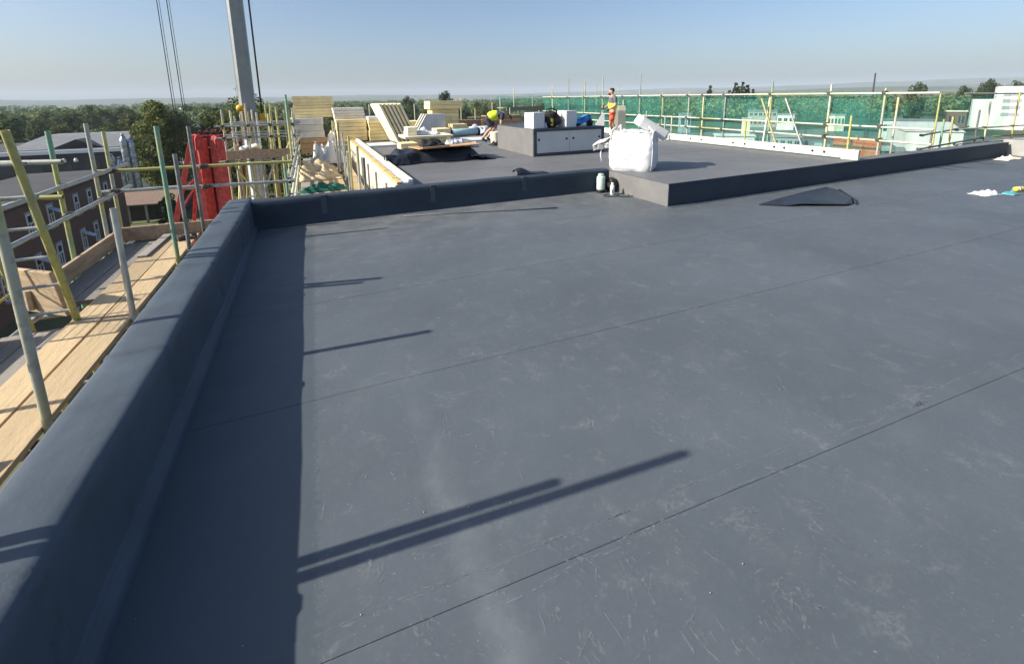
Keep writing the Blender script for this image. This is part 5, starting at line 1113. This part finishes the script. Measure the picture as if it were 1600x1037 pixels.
for i, (x, y) in enumerate(pts_):
    k = rng.randrange(6); plant(x, y, PR[k][0], PR[k][1], 'rounded %s tree massed among others in the valley wood' % ('mid green', 'olive green', 'dark green')[k % 3], 'trees massed in the valley wood', rng.uniform(.50, .78)+.16*min(1, max(0, (math.hypot(x, y)-110)/180)))
sp = crown(rng, 4.4, 17.2, 70, 5600, .5, 'leaf_dark', .02, 'spire').mesh('crown', 'leaf_dark'); st_ = trunk(rng, 16, .25).mesh('trunk', 'bark')
for i, (px_, dd, s_, lab) in enumerate(((1110, 250, 1.12, 'lone dark conifer above the guard rail left of the conifer row'), (1142, 262, .98, 'first conifer of the row above the guard rail'), (1150, 255, 1.10, 'second conifer of the row above the guard rail'), (1156, 262, 1.02, 'third conifer of the row above the guard rail'), (1163, 255, 1.12, 'fourth conifer of the row above the guard rail'), (1170, 258, 1.08, 'fifth conifer of the row above the guard rail'), (1180, 262, 1.02, 'last conifer of the row above the guard rail'))):
    a = yaw+math.atan((px_-800)/714); plant(dd*math.sin(a), dd*math.cos(a), sp, st_, lab, None, s_, 'conifer')
for x_, dd, s_, lab in ((1434, 250, 1.40, 'round dark tree standing above the rail right of the thin pole'), (1543, 300, 1.42, 'dark round tree against the hill left of the white block'), (1512, 320, 1.32, 'small dark tree left of the round tree by the white block'), (1553, 310, 1.38, 'dark tree touching the left side of the white block'), (700, 150, 1.30, 'dark tree crown rising behind the tall rear insulation stack'), (640, 190, 1.15, 'dark tree crown behind the leaning insulation boards'), (1590, 330, 1.5, 'dark tree behind the big white block')):
    a = yaw+math.atan((x_-800)/714); k = rng.randrange(6); plant(dd*math.sin(a), dd*math.cos(a), PR[2][0] if k % 2 else PR[5][0], PR[2][1], lab, None, s_, xy=.62)
# far woods that read as one mass
b = MB()
def clump(x, y, wx, h, n, ls):
    nbl = 5
    for q in range(nbl):
        c = Vector((x+rng.gauss(0, wx*.22), y+rng.gauss(0, wx*.22), G0+h*rng.uniform(.35, .78))); r = wx*rng.uniform(.22, .36)
        for k in range(n//nbl):
            d = Vector((rng.gauss(0, 1), rng.gauss(0, 1), rng.gauss(0, .8)+.4)).normalized(); p = c+Vector((d.x*r, d.y*r, d.z*r*.8)); nn = (d+Vector((rng.gauss(0, .35), rng.gauss(0, .35), rng.gauss(0, .35)))).normalized(); u = nn.orthogonal().normalized(); v = nn.cross(u); s = ls*rng.uniform(.7, 1.3)
            o = len(b.v); b.v += [tuple(p-u*s*.5), tuple(p+v*s*.45), tuple(p+u*s*.5), tuple(p-v*s*.45)]; b.f.append((o, o+1, o+2, o+3)); b.sm.append(False)
for i in range(1500):
    az = rng.uniform(-34, 84); r = 300*math.exp(rng.random()*2.0); x, y = r*math.sin(R(az)), r*math.cos(R(az))
    if N(x*.004, y*.004, 2) < -.22: continue
    if az > 38 and r < (270 if az < 62 else 330): continue
    clump(x, y, rng.uniform(9, 16)*(1+r/2500), rng.uniform(8, 11.5), 130 if r < 700 else 70, 1.5*(.7+r/900))
for i in range(260):   # belt of trees behind the yard on the right
    az = rng.uniform(36, 80); r = rng.uniform(225, 420) if az < 64 else rng.uniform(300, 420); x, y = r*math.sin(R(az)), r*math.cos(R(az)); clump(x, y, rng.uniform(8, 13), rng.uniform(8.5, 12.5), 150, 1.25)
fw = b.build('woodland', 'leaf_far'); fw['kind'] = 'stuff'; tag(fw, 'far off woods fading into haze along the skyline', 'woodland')
# far town specks among the woods
for i in range(26):
    az = rng.uniform(-25, 30); r = rng.uniform(520, 1500); x, y = r*math.sin(R(az)), r*math.cos(R(az)); s = rng.uniform(.5, .8)
    t = thing('house', 'tiny pale house among the far woods', 'house', (x, y, G0), rng.random()*3, 'tiny houses among the far woods'); bq = MB(); bq.box(-6*s, 6*s, -5*s, 5*s, 0, 9*s); bq.build('wall', 'white_wall', t)
    bq = MB(); bq.add([(-6.4*s, -5.4*s, 9*s), (6.4*s, -5.4*s, 9*s), (6.4*s, 5.4*s, 9*s), (-6.4*s, 5.4*s, 9*s), (-6.4*s, 0, 12*s), (6.4*s, 0, 12*s)], [(0, 1, 5, 4), (1, 2, 5), (2, 3, 4, 5), (3, 0, 4)]); bq.build('roof', 'roof_tile' if i % 2 else 'roof_grey', t)
ta = thing('radio_mast', 'thin dark pole rising above the right guard rail', 'pole', (72.5, 37.8, G0)); b = MB(); b.tube([(0, 0, 0), (0, 0, 15.9)], [.16, .10], 8); b.build('pole_shaft', 'dark_cladding', ta); b = MB(); b.box(-.2, .2, -.2, .2, 0, .3); b.build('foot', 'concrete', ta)

# ================================================================== HAZE
b = MB(); b.box(-8600, 8600, -8600, 8600, G0-1.2, 175); hz = b.mesh('haze', 'white_card'); hz.materials.clear()
hm = bpy.data.materials.new('haze'); hm.use_nodes = True; n_ = hm.node_tree.nodes; n_.remove(n_['Principled BSDF'])
pv_ = n_.new('ShaderNodeVolumePrincipled'); pv_.inputs['Density'].default_value = 1.6e-4; pv_.inputs['Color'].default_value = (.76, .88, 1.0, 1); pv_.inputs['Anisotropy'].default_value = 0
hm.node_tree.links.new(pv_.outputs[0], n_['Material Output'].inputs['Volume']); hz.materials.append(hm)
ho = link('haze', hz); ho['kind'] = 'stuff'; tag(ho, 'thin pale summer haze over the valley', 'haze')
